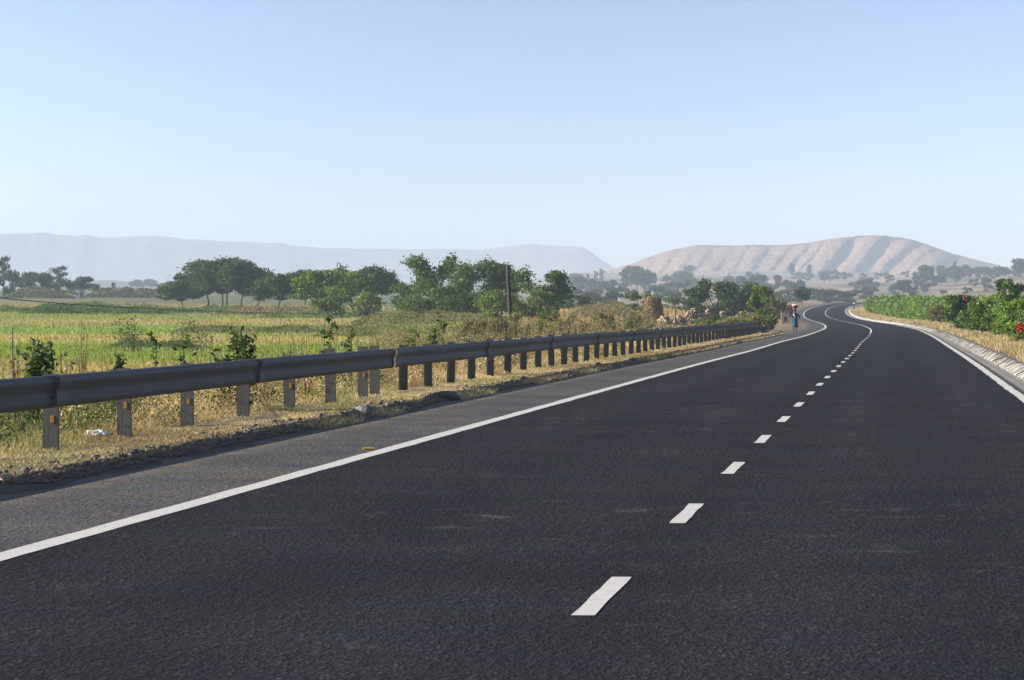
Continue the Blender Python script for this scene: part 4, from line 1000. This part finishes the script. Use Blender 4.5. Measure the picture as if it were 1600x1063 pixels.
def guardrail_near():
    sj = solve_s(612, U_R)
    s_start = 20.0
    root = empty('guardrail', Vector(rp(sj, U_R))); tag(root, 'near length of dark steel guardrail at left, ending at the gap', 'guardrail', 'guardrails along the road')
    a = s_start; ends = [solve_s(x, U_R) for x in (80, 400)] + [sj - .12]; ends = [a] + ends
    for i in range(len(ends) - 1): beam('rail', ends[i] + (.001 if i else 0), ends[i + 1], root, off=0, hc=.572, zf=lambda q: .003 * math.sin(q * .23))
    for e_ in ends[1:]:
        for dz in (-.07, .07):
            bm = bmesh.new(); bmesh.ops.create_cone(bm, segments=8, radius1=.02, radius2=.014, depth=.02, cap_ends=True, matrix=Matrix.Rotation(math.pi / 2, 4, 'Y')); q = rp(e_ - .3, U_R + (.082 if dz > 0 else .062)); o = bm_obj('bolt', bm, M['tarp'], root); o.location = Vector(q) + Vector((0, 0, .572 + dz + .02)) - root.location
    pxs = [-1010, -650, -410, -230, -65, 80, 195, 293, 380, 453, 517, 567, 586]
    for i, x in enumerate(pxs): gpost(solve_s(x, U_R - .1), root, False, h=.735 if x < 500 else .79, refl=x in (80, 195, 293, 453, 567), tilt=random.uniform(-.02, .02))
    s_end = solve_s(1186, U_R, 100, 330)
    root = empty('guardrail', Vector(rp(sj, U_R))); tag(root, 'long second length of dark steel guardrail running from the gap to the bend', 'guardrail', 'guardrails along the road')
    zf = lambda q: .005 * math.sin(q * .11) + .002 * math.sin(q * .5)
    a = sj + .12; k = 0
    while a < s_end - 1:
        b2 = min(a + 17.0, s_end); beam('rail', a + (.001 if k else 0), b2, root, off=0, hc=.568, zf=zf, step=1.0); a = b2; k += 1
    # turned-down end
    ss = np.linspace(s_end, s_end + 9, 14)
    drop = lambda q: -.52 * sstep(s_end + .5, s_end + 8.5, q) ** 1.0
    th0 = .0
    beam('end_section', s_end - .1, s_end + 9, root, off=.002 * (k % 2), hc=.568, zf=drop, step=.6)
    s = solve_s(630, U_R - .1); k = 0
    while s < s_end + 3:
        gpost(s, root, True, h=random.uniform(.74, .775) if s < s_end else .5, tilt=random.uniform(-.03, .03)); s += 4.15; k += 1
    return sj, s_end
SJ, S_END = guardrail_near()
# green-yellow tag at the joint, low twisted pieces lying past the rail end
def rail_scrap():
    for i, (ds_, u, L, dz, rz) in enumerate([(13, -5.9, 2.6, .05, .25), (8, -6.5, 3.5, .08, -.05)]):
        bm = bmesh.new(); 
        for k in range(6):
            box(bm, ((k % 3 - 1) * .09, 0, .05 + .03 * (k % 2)), (.07, L * (1 - .1 * k), .02))
        box(bm, (0, 0, .03), (.26, L, .02)); p = rp(S_END + ds_, u); 
        o = bm_obj('bent_rail_scrap', bm, M['darkwood'] if False else M['steel']); o.location = (p[0], p[1], gz(p[0], p[1]) + dz); o.rotation_euler = (.03, .05, -float(np.interp(S_END, S, TH)) + rz)
        tag(o, ['flat rusty piece of rail lying on the shoulder edge past the guardrail', 'bent rusty piece of rail on the ground right at the guardrail end'][i], 'scrap metal')
rail_scrap()
def guardrail_far():
    global U_R
    keep = U_R; U_R = -6.2
    root = empty('guardrail', Vector(rp(1150, U_R))); tag(root, 'tiny far guardrail at the crest where the road disappears', 'guardrail', 'guardrails along the road')
    for k, (a, b_) in enumerate(((1070, 1115), (1114, 1160), (1159, 1210), (1209, 1270))): beam('rail', a, b_, root, off=.002 * (k % 2), hc=.62, step=5)
    for s in np.arange(1072, 1270, 12.0): gpost(float(s), root, True, h=.8)
    U_R = keep
guardrail_far()

# ------------------------------------------------------------------ stones and litter on the verge
def rock(name, label, px, u, size, seed, cat='rock', m='stone', group=None, sq=(1, .8, .7), lift=.3):
    r = random.Random(seed); s = solve_s(px, u); p = rp(s, u); bm = bmesh.new(); bmesh.ops.create_icosphere(bm, subdivisions=2, radius=1)
    planes = [Vector((r.gauss(0, 1), r.gauss(0, 1), r.gauss(0, 1))).normalized() for _ in range(9)]
    for v in bm.verts:
        k = min([.72 / max(.05, v.co.normalized().dot(n)) if v.co.normalized().dot(n) > .6 else 1 for n in planes] + [1]); v.co *= k * (1 + r.gauss(0, .03)); v.co.x *= size * sq[0]; v.co.y *= size * sq[1]; v.co.z *= size * sq[2]
    o = bm_obj(name, bm, M[m]); o.location = (p[0], p[1], gz(p[0], p[1]) + size * lift * sq[2]); o.rotation_euler = (r.uniform(-.2, .2), r.uniform(-.25, .25), r.uniform(0, 3))
    tag(o, label, cat, group); return o
G = 'stones along the broken pavement edge'
rock('rock', 'large angular grey stone at the pavement edge below the rail joint', 566, -5.2, .19, 3, group=G, sq=(.85, .8, .62), lift=.75, m='grey_stone')
rock('rock', 'dark flat stone in the dirt just left of the large angular stone', 548, -5.45, .10, 4, group=G, sq=(1.2, .9, .5))
rock('rock', 'broad dark lump of broken asphalt on the verge right of the large stone', 690, -5.5, .2, 5, group=G, sq=(1.5, 1, .45), lift=.6)
rock('rock', 'small dark stone at the right tip of the broken asphalt lump', 706, -5.25, .12, 6, group=G, sq=(1.2, .9, .7), lift=.7)
rock('rock', 'small pale stone in the dirt further along the verge', 748, -5.6, .07, 7, group=G, m='rubble')
rock('rock', 'pale pebble in the dirt at the picture\'s left edge', 8, -5.75, .06, 8, group=G, m='rubble', sq=(1.5, 1, .5))
for i, (px, u, sz, mm) in enumerate([(40, -5.95, .05, 'stone'), (75, -5.5, .045, 'rubble2'), (120, -5.7, .04, 'rubble'), (165, -5.4, .05, 'stone'), (210, -5.8, .045, 'stone'), (262, -5.5, .04, 'rubble2'), (330, -5.85, .05, 'stone'), (395, -5.45, .05, 'stone'), (440, -5.6, .055, 'stone'), (500, -5.9, .06, 'stone'), (620, -5.7, .07, 'stone'), (655, -5.4, .06, 'rubble2'), (820, -5.6, .1, 'stone'), (880, -5.5, .09, 'stone'), (935, -5.7, .11, 'stone'), (990, -5.5, .12, 'stone'), (1010, -5.4, .1, 'rubble2'), (1060, -5.6, .12, 'stone'), (1105, -5.5, .12, 'stone'), (1150, -5.6, .13, 'stone')]):
    rock('pebble', f'{ORD[i]} small stone from the left in the dirt strip by the pavement', px, u, sz, 40 + i, 'stone', mm, 'small stones in the dirt strip')
def edge_rubble():
    r = np.random.default_rng(77); Vs, Fs = [], []; k = 0
    base = np.array([(x, y, z) for x in (-1, 1) for y in (-1, 1) for z in (-1, 1)], float)
    fc = np.array([(0, 1, 3, 2), (4, 6, 7, 5), (0, 4, 5, 1), (2, 3, 7, 6), (0, 2, 6, 4), (1, 5, 7, 3)])
    for i in range(16000):
        s = 36 + 230 * r.uniform() ** 1.3; u = -5.25 - abs(r.normal(0, .38)); p = rp(s, u)
        sz = min(.028, .004 + .0042 * r.exponential()) * (1 + s / 150); q = base * (1 + r.uniform(-.45, .3, (8, 1))); a = r.uniform(0, 3.1); c, sn = math.cos(a), math.sin(a)
        q = np.stack([q[:, 0] * c - q[:, 1] * sn, q[:, 0] * sn + q[:, 1] * c, q[:, 2] * .55], 1) * sz
        Vs.append(q + p + np.array([0, 0, 0])); Fs.append(fc + 8 * k); k += 1
    V = np.concatenate(Vs); g = ground_z(V[::8, 0], V[::8, 1]); V[:, 2] += np.repeat(g - V.reshape(-1, 8, 3)[:, :, 2].mean(1) + .006, 8)
    tag(np_mesh('gravel', V, np.concatenate(Fs), M['rubble2']), kind='stuff')
edge_rubble()
def road_stud():
    s = solve_s(589, -3.66); p = rp(s, -3.74); bm = bmesh.new(); box(bm, (0, 0, .009), (.13, .1, .018), taper=.25)
    root = empty('road_stud', Vector(p)); tag(root, 'amber road stud beside the left edge line', 'road stud'); root.rotation_euler = (0, 0, -float(np.interp(s, S, TH)))
    bm_obj('body', bm, M['reflector'], root); bm = bmesh.new(); box(bm, (0, -.052, .009), (.09, .006, .01)); bm_obj('lens', bm, M['reflector'], root)
road_stud()
def plastic_bag():
    s = solve_s(152, -7.05); p = rp(s, -7.05); r = random.Random(9); bm = bmesh.new(); bmesh.ops.create_icosphere(bm, subdivisions=3, radius=1)
    for v in bm.verts:
        k = 1 + .25 * math.sin(v.co.x * 7 + v.co.y * 5) + r.gauss(0, .09); v.co = Vector((v.co.x * .12 * k, v.co.y * .09 * k, max(-.2, v.co.z) * .04 * k))
    o = bm_obj('plastic_bag', bm, M['plastic']); o.location = (p[0], p[1], gz(p[0], p[1]) + .05); tag(o, 'crumpled white plastic bag in the dry weeds under the near rail', 'bag')
plastic_bag()

# ------------------------------------------------------------------ poles, wire and fence stakes
def pole(name, label, px, d, yt, rad, cat='pole', lean=(0, 0), crook=.0, m='wood', group=None):
    p = at(px, d); H = EYE - (yt - 483) * d / F_PX - p.z; pts = []
    for i, t in enumerate(np.linspace(0, 1, 7)): pts.append([lean[0] * t + crook * math.sin(t * 5) * t, lean[1] * t, -.2 + (H + .2) * t])
    V, Fq = tube_np(pts, np.linspace(rad, rad * .75, 7), 8); root = empty(name, p); tag(root, label, cat, group)
    np_mesh('shaft', V, Fq, M[m], root, smooth=True)
    V, Fq = tube_np([[lean[0] - rad * 1.1, lean[1], H - .06], [lean[0] + rad * 1.1, lean[1], H - .03]], rad * .35, 6); np_mesh('cap' if rad > .05 else 'tie', V, Fq, M[m], root)
    return p, H
pP, pH = pole('wooden_pole', 'bare crooked wooden pole standing in front of the trees', 798, 262, 415, .135, lean=(-.13, 0), crook=.05)
nP, nH = pole('wooden_pole', 'grey wooden pole just beyond the left edge carrying the wire', -90, 50, 452, .06)
def wire():
    pts = []
    for px, y, d in [(-90, 456, 50), (0, 466, 62), (100, 475, 80), (240, 483.5, 105), (400, 489, 140), (550, 491, 180), (680, 489, 220), (798, 484, 262)]:
        pts.append(((px - 800) / F_PX * d, d, EYE - (y - 483) * d / F_PX))
    pts = np.array(pts); t = np.arange(len(pts)); tt = np.linspace(0, len(pts) - 1, 60)
    # Catmull-like smoothing by interpolating then averaging
    P = np.stack([np.interp(tt, t, pts[:, k]) for k in range(3)], 1)
    for _ in range(12): P[1:-1] = (P[:-2] + 2 * P[1:-1] + P[2:]) / 4
    V, Fq = tube_np(P, .0075, 5); tag(np_mesh('wire', V, Fq, M['cable'], smooth=True), 'thin black wire sagging low across the left field', 'wire')
wire()
fs = [(1057, 330, 474, (-.12, 0)), (1100, 400, 474, (.02, 0)), (1154, 420, 474, (0, 0)), (1043, 440, 478, (0, 0)), (1015, 430, 479, (0, 0)), (1036, 425, 479, (.02, 0)), (1092, 430, 480, (0, 0))]
fs.sort()
for i, (px, d, yt, ln) in enumerate(fs):
    pole('fence_stake', f'{ORD[i]} wooden fence stake from the left, near the straw stack and rubble' + (', the leaning one' if ln[0] < -.1 else ''), px, d, yt, .04 if px in (1057, 1100, 1154) else .03, 'stake', ln, m='darkwood' if px in (1057, 1100, 1154) else 'wood', group='fence stakes on the bank')

# ------------------------------------------------------------------ straw stack, rubble heap, small structures
def straw_stack():
    d = 452; p = at(1022, d); k = d / F_PX; root = empty('straw_stack', p); tag(root, 'brown round-topped stack of straw on the dry bank', 'haystack')
    H = EYE - (463.5 - 483) * k - p.z; r = random.Random(3); bm = bmesh.new(); n = 28
    prof = [(0, 1.0), (.15, 1.02), (.35, .97), (.55, .9), (.75, .82), (.9, .7), (.98, .5), (1.0, .0)]
    rings = []
    for z, q in prof:
        rings.append([bm.verts.new(((q * 15.5 * k * (1 + r.gauss(0, .05)) * math.cos(a * 2 * math.pi / n)) - .25 * z * k * 10, q * 13 * k * math.sin(a * 2 * math.pi / n) * (1 + r.gauss(0, .04)), z * H * (1 + r.gauss(0, .025)))) for a in range(n)])
    for i in range(len(rings) - 1):
        for a in range(n): bm.faces.new((rings[i][a], rings[i][(a + 1) % n], rings[i + 1][(a + 1) % n], rings[i + 1][a]))
    bm_obj('stack', bm, M['straw'], root)
    g = np.random.default_rng(4); m_ = 2600; a = g.uniform(0, 6.28, m_); z = g.uniform(0, 1, m_); q = np.interp(z, [c[0] for c in prof], [c[1] for c in prof])
    P = np.stack([q * 15.8 * k * np.cos(a) - .25 * z * k * 10, q * 13.3 * k * np.sin(a), z * H], 1)
    V, Fq, C = leaf_quads(P, np.full(m_, .12), leaf_cols((.33, .24, .12), m_, g, .5), g, .3, 0, .6); np_mesh('loose_straw', V, Fq, M['grass'], root, col=C)
    P = np.stack([g.normal(-12 * k, 7 * k, 900), g.normal(0, .5, 900), np.abs(g.normal(0, .22, 900))], 1)
    V, Fq, C = leaf_quads(P, np.full(900, .12), leaf_cols((.36, .27, .15), 900, g, .3), g, .3); np_mesh('spilled_straw', V, Fq, M['grass'], root, col=C)
straw_stack()
def rubble_heap(px0, px1, d, yt, label, seed, n=260, m='rubble'):
    yt += 3
    r = np.random.default_rng(seed); k = d / F_PX; c = at((px0 + px1) / 2, d); root = empty('rubble_heap', c); tag(root, label, 'rubble')
    W = (px1 - px0) * k; H = EYE - (yt - 483) * k - c.z
    base = np.array([(x, y, z) for x in (-1, 1) for y in (-1, 1) for z in (-1, 1)], float); fc = np.array([(0, 1, 3, 2), (4, 6, 7, 5), (0, 4, 5, 1), (2, 3, 7, 6), (0, 2, 6, 4), (1, 5, 7, 3)])
    for nm, mm, cnt, sd in (('pale_rocks', 'rubble', n * 3, 0), ('brown_rocks', 'rubble2', n * 2, 1)):
        Vs, Fs = [], []
        for i in range(cnt):
            x = r.uniform(-.5, .5); y = r.uniform(-.5, .5); top = H * (1 - (2 * abs(x)) ** 4) * (1 - (2 * abs(y)) ** 2) * (.8 + .15 * math.sin(x * 9 + seed))
            sz = r.uniform(.05, .17) * (1 - .3 * sd); q = base * (1 + r.uniform(-.45, .25, (8, 3))); a = r.uniform(0, 3.1)
            q = np.stack([q[:, 0] * math.cos(a) - q[:, 1] * math.sin(a), q[:, 0] * math.sin(a) + q[:, 1] * math.cos(a), q[:, 2] * .7], 1) * sz
            Vs.append(q + np.array([x * W * 1.25, y * W * .8, max(0, top) * r.uniform(0, 1) ** .4 - sz * .2])); Fs.append(fc + 8 * i)
        np_mesh(nm, np.concatenate(Vs), np.concatenate(Fs), M[mm], root)
rubble_heap(1068, 1114, 440, 476, 'tall heap of pale broken rock right of the straw stack', 3)
rubble_heap(1098, 1136, 455, 475, 'lower spread of pale rock behind the straight fence stakes', 4, 180)
rubble_heap(1030, 1070, 400, 486, 'low scatter of pinkish rubble at the foot of the straw stack', 5, 160)
rubble_heap(1130, 1180, 430, 478, 'long low bank of pale rock towards the young bright tree', 6, 160)
def covered_box():
    p = at(1084, 400); k = 400 / F_PX; root = empty('covered_crate', p); tag(root, 'low black sheet-covered crate in front of pale rock heap', 'crate')
    bm = bmesh.new(); box(bm, (0, 0, .3), (13 * k, .8, .6), taper=.12); bmesh.ops.bevel(bm, geom=bm.edges[:], offset=.06, segments=2, affect='EDGES'); bm_obj('crate', bm, M['tarp'], root)
    bm = bmesh.new(); box(bm, (-.05, 0, .63), (15 * k, .9, .05)); bm_obj('sheet', bm, M['rubble2'], root)
    bm = bmesh.new(); box(bm, (7.6 * k, -.3, .32), (.07, .07, .62)); bm_obj('leg', bm, M['white_wall'], root)
covered_box()
def marker():
    p = at(1227, 505); g = gz(p[0], p[1]); root = empty('roadside_shrine', Vector((p[0], p[1], g))); tag(root, 'pale square roadside pillar with dark arched niche and reddish cap', 'shrine')
    _, yb = pix(np.array([p[0], p[1], g])); k = p[1] / F_PX
    bm = bmesh.new(); box(bm, (0, 0, 9.0 * k), (13 * k, .5, 18 * k + .1)); bm_obj('pillar', bm, M['brick'], root)
    bm = bmesh.new(); box(bm, (0, 0, 19.6 * k), (15 * k, .62, 3 * k)); bm_obj('cap', bm, M['red_basin'] if False else M['rubble2'], root)
    bm = bmesh.new(); n = 12; vs = [(-2 * k, 4 * k), (2 * k, 4 * k), (2 * k, 9 * k)] + [(2 * k * math.cos(a), 9 * k + 2 * k * math.sin(a)) for a in np.linspace(.2, math.pi - .2, 7)] + [(-2 * k, 9 * k)]
    f1 = [bm.verts.new((x, -.256, z)) for x, z in vs]; f2 = [bm.verts.new((x, -.2, z)) for x, z in vs]; bm.faces.new(f1); bm.faces.new(f2[::-1])
    for i in range(len(vs)): bm.faces.new((f1[i], f2[i], f2[(i + 1) % len(vs)], f1[(i + 1) % len(vs)]))
    bm_obj('niche', bm, M['darkopen'], root)
marker()
def house(px, yt, wpx, d, label, wm='white_wall', flat=False, name='house'):
    p = at(px, d); k = d / F_PX; W = wpx * k; root = empty(name, p); tag(root, label, 'building', 'small buildings in the haze'); H = max(2.2, EYE - (yt - 483) * k - p.z)
    hw = H * (.9 if flat else .7); dp = max(3, W * .6)
    bm = bmesh.new(); box(bm, (0, 0, hw / 2 - .5), (W, dp, hw + 1)); bm_obj('wall', bm, M[wm], root)
    bm = bmesh.new()
    if flat: box(bm, (0, 0, hw + .12), (W + .4, dp + .4, .2))
    else:
        v = [bm.verts.new(c) for c in ((-W * .54, -dp * .56, hw), (W * .54, -dp * .56, hw), (W * .54, dp * .56, hw), (-W * .54, dp * .56, hw), (-W * .54, 0, H), (W * .54, 0, H))]
        for f in ((0, 1, 5, 4), (2, 3, 4, 5), (0, 4, 3), (1, 2, 5), (0, 3, 2, 1)): bm.faces.new([v[i] for i in f])
    bm_obj('roof', bm, M['roof'], root)
    for x in (-.28, .28):
        bm = bmesh.new(); box(bm, (x * W, -dp / 2 - .01, hw * .55), (W * .14, .06, hw * .3)); bm_obj('window', bm, M['darkopen'], root)
    bm = bmesh.new(); box(bm, (0, -dp / 2 - .01, hw * .36), (W * .16, .06, hw * .7)); bm_obj('door', bm, M['darkopen'], root)
house(1022, 447, 7, 2250, 'small white house right of the straw stack top, highest of the valley houses', flat=True)
house(972, 457, 8, 1350, 'white house with pale roof left of the straw stack')
house(971, 464, 9, 1150, 'low pale shed below the white house left of the straw stack', flat=True, name='shed')
house(959, 471, 8, 1000, 'lowest pale shed in the trees left of the straw stack', flat=True, name='shed')
house(1022, 426, 4, 3000, 'bright white hut on the slope beside the hazy flat-topped tree', flat=True, name='hut')
house(1138, 419, 5, 4000, 'tiny pale hut low on the bare hillside above the thicket', flat=True, name='hut')
house(893, 456, 6, 1500, 'pale hut right of the lone broad-leaved tree', flat=True, name='hut')
house(126, 454, 9, 1090, 'small dark shed with white end wall at the far side of left field', 'grey_wall', True, name='shed')
house(122, 456, 4, 1085, 'small white water tank beside the dark shed in left field', flat=True, name='water_tank')
house(614, 424, 9, 4200, 'hazy pale tower block between the field trees', 'grey_wall', True, name='tower_block')

# ------------------------------------------------------------------ people
def skin_body(name, verts, edges, m, parent, sub=2):
    me = bpy.data.meshes.new(name); me.from_pydata([v[:3] for v in verts], edges, []); o = bpy.data.objects.new(name, me); COL.objects.link(o); o.parent = parent
    md = o.modifiers.new('skin', 'SKIN'); md.use_smooth_shade = True
    for i, v in enumerate(verts):
        sv = me.skin_vertices[0].data[i]; sv.radius = (v[3], v[4] if len(v) > 4 else v[3]); sv.use_root = (i == 0)
    s_ = o.modifiers.new('sub', 'SUBSURF'); s_.levels = sub; s_.render_levels = sub; me.materials.append(m); return o
def person(pos, H, rz, label, skirt, top, arm_up, walk=.12, bare=True):
    """walking figure seen from behind; local -y faces the camera, figure faces +y"""
    root = empty('person', pos, rz); tag(root, label, 'person', 'people walking by the road'); k = H / 1.6
    def S_(x, y, z, a, b_=None): return (x * k, y * k, z * k, a * k, (b_ or a) * k)
    v = [S_(0, 0, .86, .13, .1), S_(0, 0, 1.02, .105, .08), S_(0, .01, 1.2, .125, .085), S_(0, .01, 1.31, .07, .06), S_(0, .015, 1.38, .042), S_(0, .025, 1.45, .062, .07), S_(0, .02, 1.53, .066, .078), S_(0, .01, 1.585, .045, .05)]
    e = [(i, i + 1) for i in range(7)]
    def chain(start, pts):
        p0 = start
        for q in pts: v.append(q); e.append((p0, len(v) - 1)); p0 = len(v) - 1
        return p0
    # legs, mid-stride
    for sx, f in ((-1, 1), (1, -1)):
        chain(0, [S_(sx * .085, 0, .8, .085), S_(sx * .085, f * walk * .7 + .02, .46, .052), S_(sx * .08, f * walk - (.02 if f < 0 else 0), .24, .046), S_(sx * .08, f * walk * 1.1 - (.05 if f < 0 else 0), .07, .03), S_(sx * .085, f * walk * 1.1 + .07, .035, .034, .028), S_(sx * .09, f * walk * 1.1 + .15, .022, .028, .018)])
    # arms
    hands = []
    wl = chain(2, [S_(-.17, .01, 1.26, .05), S_(-.21, -.01, 1.0, .036), S_(-.2, .06, .8, .026)]); hands.append((wl, (-.2, .06, .8), (0, .02, -1)))
    if arm_up == 'hip': wr = chain(2, [S_(.17, .01, 1.26, .05), S_(.32, -.05, 1.08, .036), S_(.2, .07, .97, .026)]); hands.append((wr, (.2, .07, .97), (-1, .25, -.3)))
    else: wr = chain(2, [S_(.17, .01, 1.26, .05), S_(.27, .02, 1.45, .036), S_(.16, .04, 1.62, .026)]); hands.append((wr, (.16, .04, 1.62), (-.2, .1, 1)))
    for w0, c, dr in hands:
        c = Vector(c); dr = Vector(dr).normalized(); sd = dr.cross(Vector((0, 1, .3))).normalized()
        pm = c + dr * .06; v.append(S_(*pm, .034, .02)); e.append((w0, len(v) - 1)); base = len(v) - 1
        for j, ln in enumerate((.06, .075, .072, .055)):
            b0 = pm + sd * (.014 * (j - 1.5)) + dr * .03; m1 = b0 + dr * ln * .55; t1 = m1 + dr * ln * .4 + Vector((0, .016, 0))
            chain(base, [S_(*b0, .0095), S_(*m1, .008), S_(*t1, .0065)])
        th_ = c + dr * .03 + sd * .03; chain(base, [S_(*th_, .011), S_(*(th_ + dr * .035 + sd * .01), .008)])
    skin_body('body', v, e, M['skin'], root)
    # face, hair
    bm = bmesh.new()
    for x in (-.025, .025): bmesh.ops.create_uvsphere(bm, u_segments=8, v_segments=6, radius=.009 * k, matrix=Matrix.Translation(Vector((x, .095, 1.52)) * k))
    bm_obj('eyes', bm, M['white_cloth'], root)
    bm = bmesh.new(); bmesh.ops.create_cone(bm, segments=6, radius1=.013 * k, radius2=.004 * k, depth=.035 * k, cap_ends=True, matrix=Matrix.Translation(Vector((0, .1, 1.495)) * k)); box(bm, (0, .092 * k, 1.462 * k), (.04 * k, .012 * k, .012 * k))
    bm_obj('nose_and_mouth', bm, M['skin'], root)
    bm = bmesh.new()
    for x in (-.072, .072): bmesh.ops.create_uvsphere(bm, u_segments=8, v_segments=6, radius=.018 * k, matrix=Matrix.Translation(Vector((x, .015, 1.5)) * k))
    bm_obj('ears', bm, M['skin'], root)
    bm = bmesh.new(); bmesh.ops.create_uvsphere(bm, u_segments=16, v_segments=12, radius=1)
    for q in bm.verts: q.co = Vector((q.co.x * .083, q.co.y * .09 - .008, q.co.z * .095 + 1.535 - .02 * max(0, -q.co.y))) * k
    for q in [f for f in bm.faces if f.calc_center_median().y > .045 * k and f.calc_center_median().z < 1.58 * k]: bm.faces.remove(q)
    bm_obj('hair', bm, M['hair'], root, True)
    # draped cloths
    def cloth(name, rings, m):
        bm = bmesh.new(); n = 28; R = []
        for z, rx, ry, y0, amp in rings:
            R.append([bm.verts.new(((rx * (1 + amp * math.sin(a * 2 * math.pi / n * 7 + z * 4))) * math.cos(a * 2 * math.pi / n) * k, (y0 + ry * (1 + amp * math.sin(a * 2 * math.pi / n * 7 + z * 4)) * math.sin(a * 2 * math.pi / n)) * k, z * k)) for a in range(n)])
        for i in range(len(R) - 1):
            for a in range(n): bm.faces.new((R[i][a], R[i][(a + 1) % n], R[i + 1][(a + 1) % n], R[i + 1][a]))
        o = bm_obj(name, bm, m, root, True); sd = o.modifiers.new('thick', 'SOLIDIFY'); sd.thickness = .008; return o
    cloth('skirt', [(.38, .195, .2, .0, .09), (.52, .19, .18, 0, .07), (.7, .18, .155, 0, .04), (.88, .165, .13, 0, .02), (1.0, .14, .105, 0, .01), (1.06, .135, .1, 0, 0)], skirt)
    cloth('blouse', [(1.03, .142, .108, 0, .01), (1.12, .15, .11, .005, .02), (1.22, .175, .115, .01, .01), (1.29, .15, .1, .012, 0), (1.335, .07, .065, .015, 0)], top)
    for sx in (-1, 1):
        x2 = -.205 if sx < 0 else (.27 if arm_up == 'hip' else .24); z2 = 1.1 if sx < 0 or arm_up == 'hip' else 1.4
        V, Fq = tube_np(np.array([[sx * .1, .01, 1.27], [sx * .175, .01, 1.255], [x2, -.02, z2]]) * k, np.array([.06, .06, .05]) * k, 10); np_mesh('sleeve', V, Fq, top, root, smooth=True)
    return root, k
def basin_on(pos, r0, h, label, m, load, lm):
    root = empty(label.split('|')[0], pos); tag(root, label.split('|')[1], 'basin')
    bm = bmesh.new(); n = 28; prof = [(.02, 0), (.5, 0), (.62, .1), (.85, .6), (1.0, .95), (1.06, 1.0), (1.05, .93), (.96, .9), (.8, .55), (.58, .12), (.3, .08), (.02, .08)]
    R = [[bm.verts.new((q * r0 * math.cos(a * 2 * math.pi / n), q * r0 * math.sin(a * 2 * math.pi / n), z * h)) for a in range(n)] for q, z in prof]
    for i in range(len(R) - 1):
        for a in range(n): bm.faces.new((R[i][a], R[i][(a + 1) % n], R[i + 1][(a + 1) % n], R[i + 1][a]))
    bm_obj('bowl', bm, m, root, True)
    r = random.Random(8); bm = bmesh.new(); bmesh.ops.create_icosphere(bm, subdivisions=3, radius=1)
    for v in bm.verts: kk = 1 + .1 * math.sin(v.co.x * 6 + v.co.y * 4) + r.gauss(0, .02); v.co = Vector((v.co.x * r0 * .92 * kk, v.co.y * r0 * .92 * kk, v.co.z * h * .38 * kk + h * .95))
    bm_obj(load, bm, lm, root, True)
sP = solve_s(1242.5, -4.72, 150, 330); pp = Vector(rp(sP, -4.72)); 
_, yf = pix(np.array(pp)); Hp = (521.5 - 488.0 + 3.5) * pp.y / F_PX
pr, kp = person(pp, Hp, 0, 'person in teal skirt and dark blouse walking on the shoulder, one hand on hip', M['teal'], M['navy'], 'hip')
bm = bmesh.new(); bmesh.ops.create_uvsphere(bm, u_segments=14, v_segments=8, radius=1, matrix=Matrix.Diagonal((.07 * kp, .07 * kp, .03 * kp, 1))); ob = bm_obj('head_pad', bm, M['brown_cloth'], pr, True); ob.location = Vector((0, .01, 1.64)) * kp
V, Fq = tube_np(np.array([[-.13, -.09, 1.28], [-.06, -.125, 1.15], [.02, -.13, 1.05]]) * kp, [.03 * kp, .045 * kp, .03 * kp], 8); np_mesh('shoulder_highlight', V, Fq, M['white_cloth'], pr, smooth=True)  # white strip puts the sunlit spot on the left shoulder into colour
basin_on(pp + Vector((0, .01, 1.655)) * kp, .215, .19, 'head_basin|red enamel basin heaped with white cloth carried on the teal-skirted person\'s head', M['red_basin'], 'white_load', M['white_cloth'])
ssq = np.arange(600, 950, .5); qx, qy = pix(rp(ssq, ssq * 0 + 4.9)); i0 = int(np.argmin(np.abs(qx - 1331))); pq = Vector(rp(ssq[i0], 4.9)); pq.z = gz(pq.x, pq.y)
_, yq = pix(np.array(pq)); Hq = max(.9, (yq - 475) * pq.y / F_PX)
qr, kq = person(pq, Hq, 0, 'small far person in olive top and dark trousers beside the end of hedge', M['brown_cloth'], M['olive'], 'up')
bm = bmesh.new(); bmesh.ops.create_icosphere(bm, subdivisions=3, radius=1)
for v in bm.verts: v.co = Vector((v.co.x * .2, v.co.y * .18, v.co.z * .13)) * (1 + .05 * math.sin(v.co.x * 9))
o = bm_obj('white_bundle', bm, M['white_cloth'], None, True); o.location = pq + Vector((0, .01, 1.68)) * kq + Vector((0, 0, .06)); tag(o, 'round white bundle on the head of small far person', 'bundle')
print('DBG person', pp[:], Hp, yf, 'far', pq[:], Hq, yq, 'SEND', S_END, 'SJ', SJ)
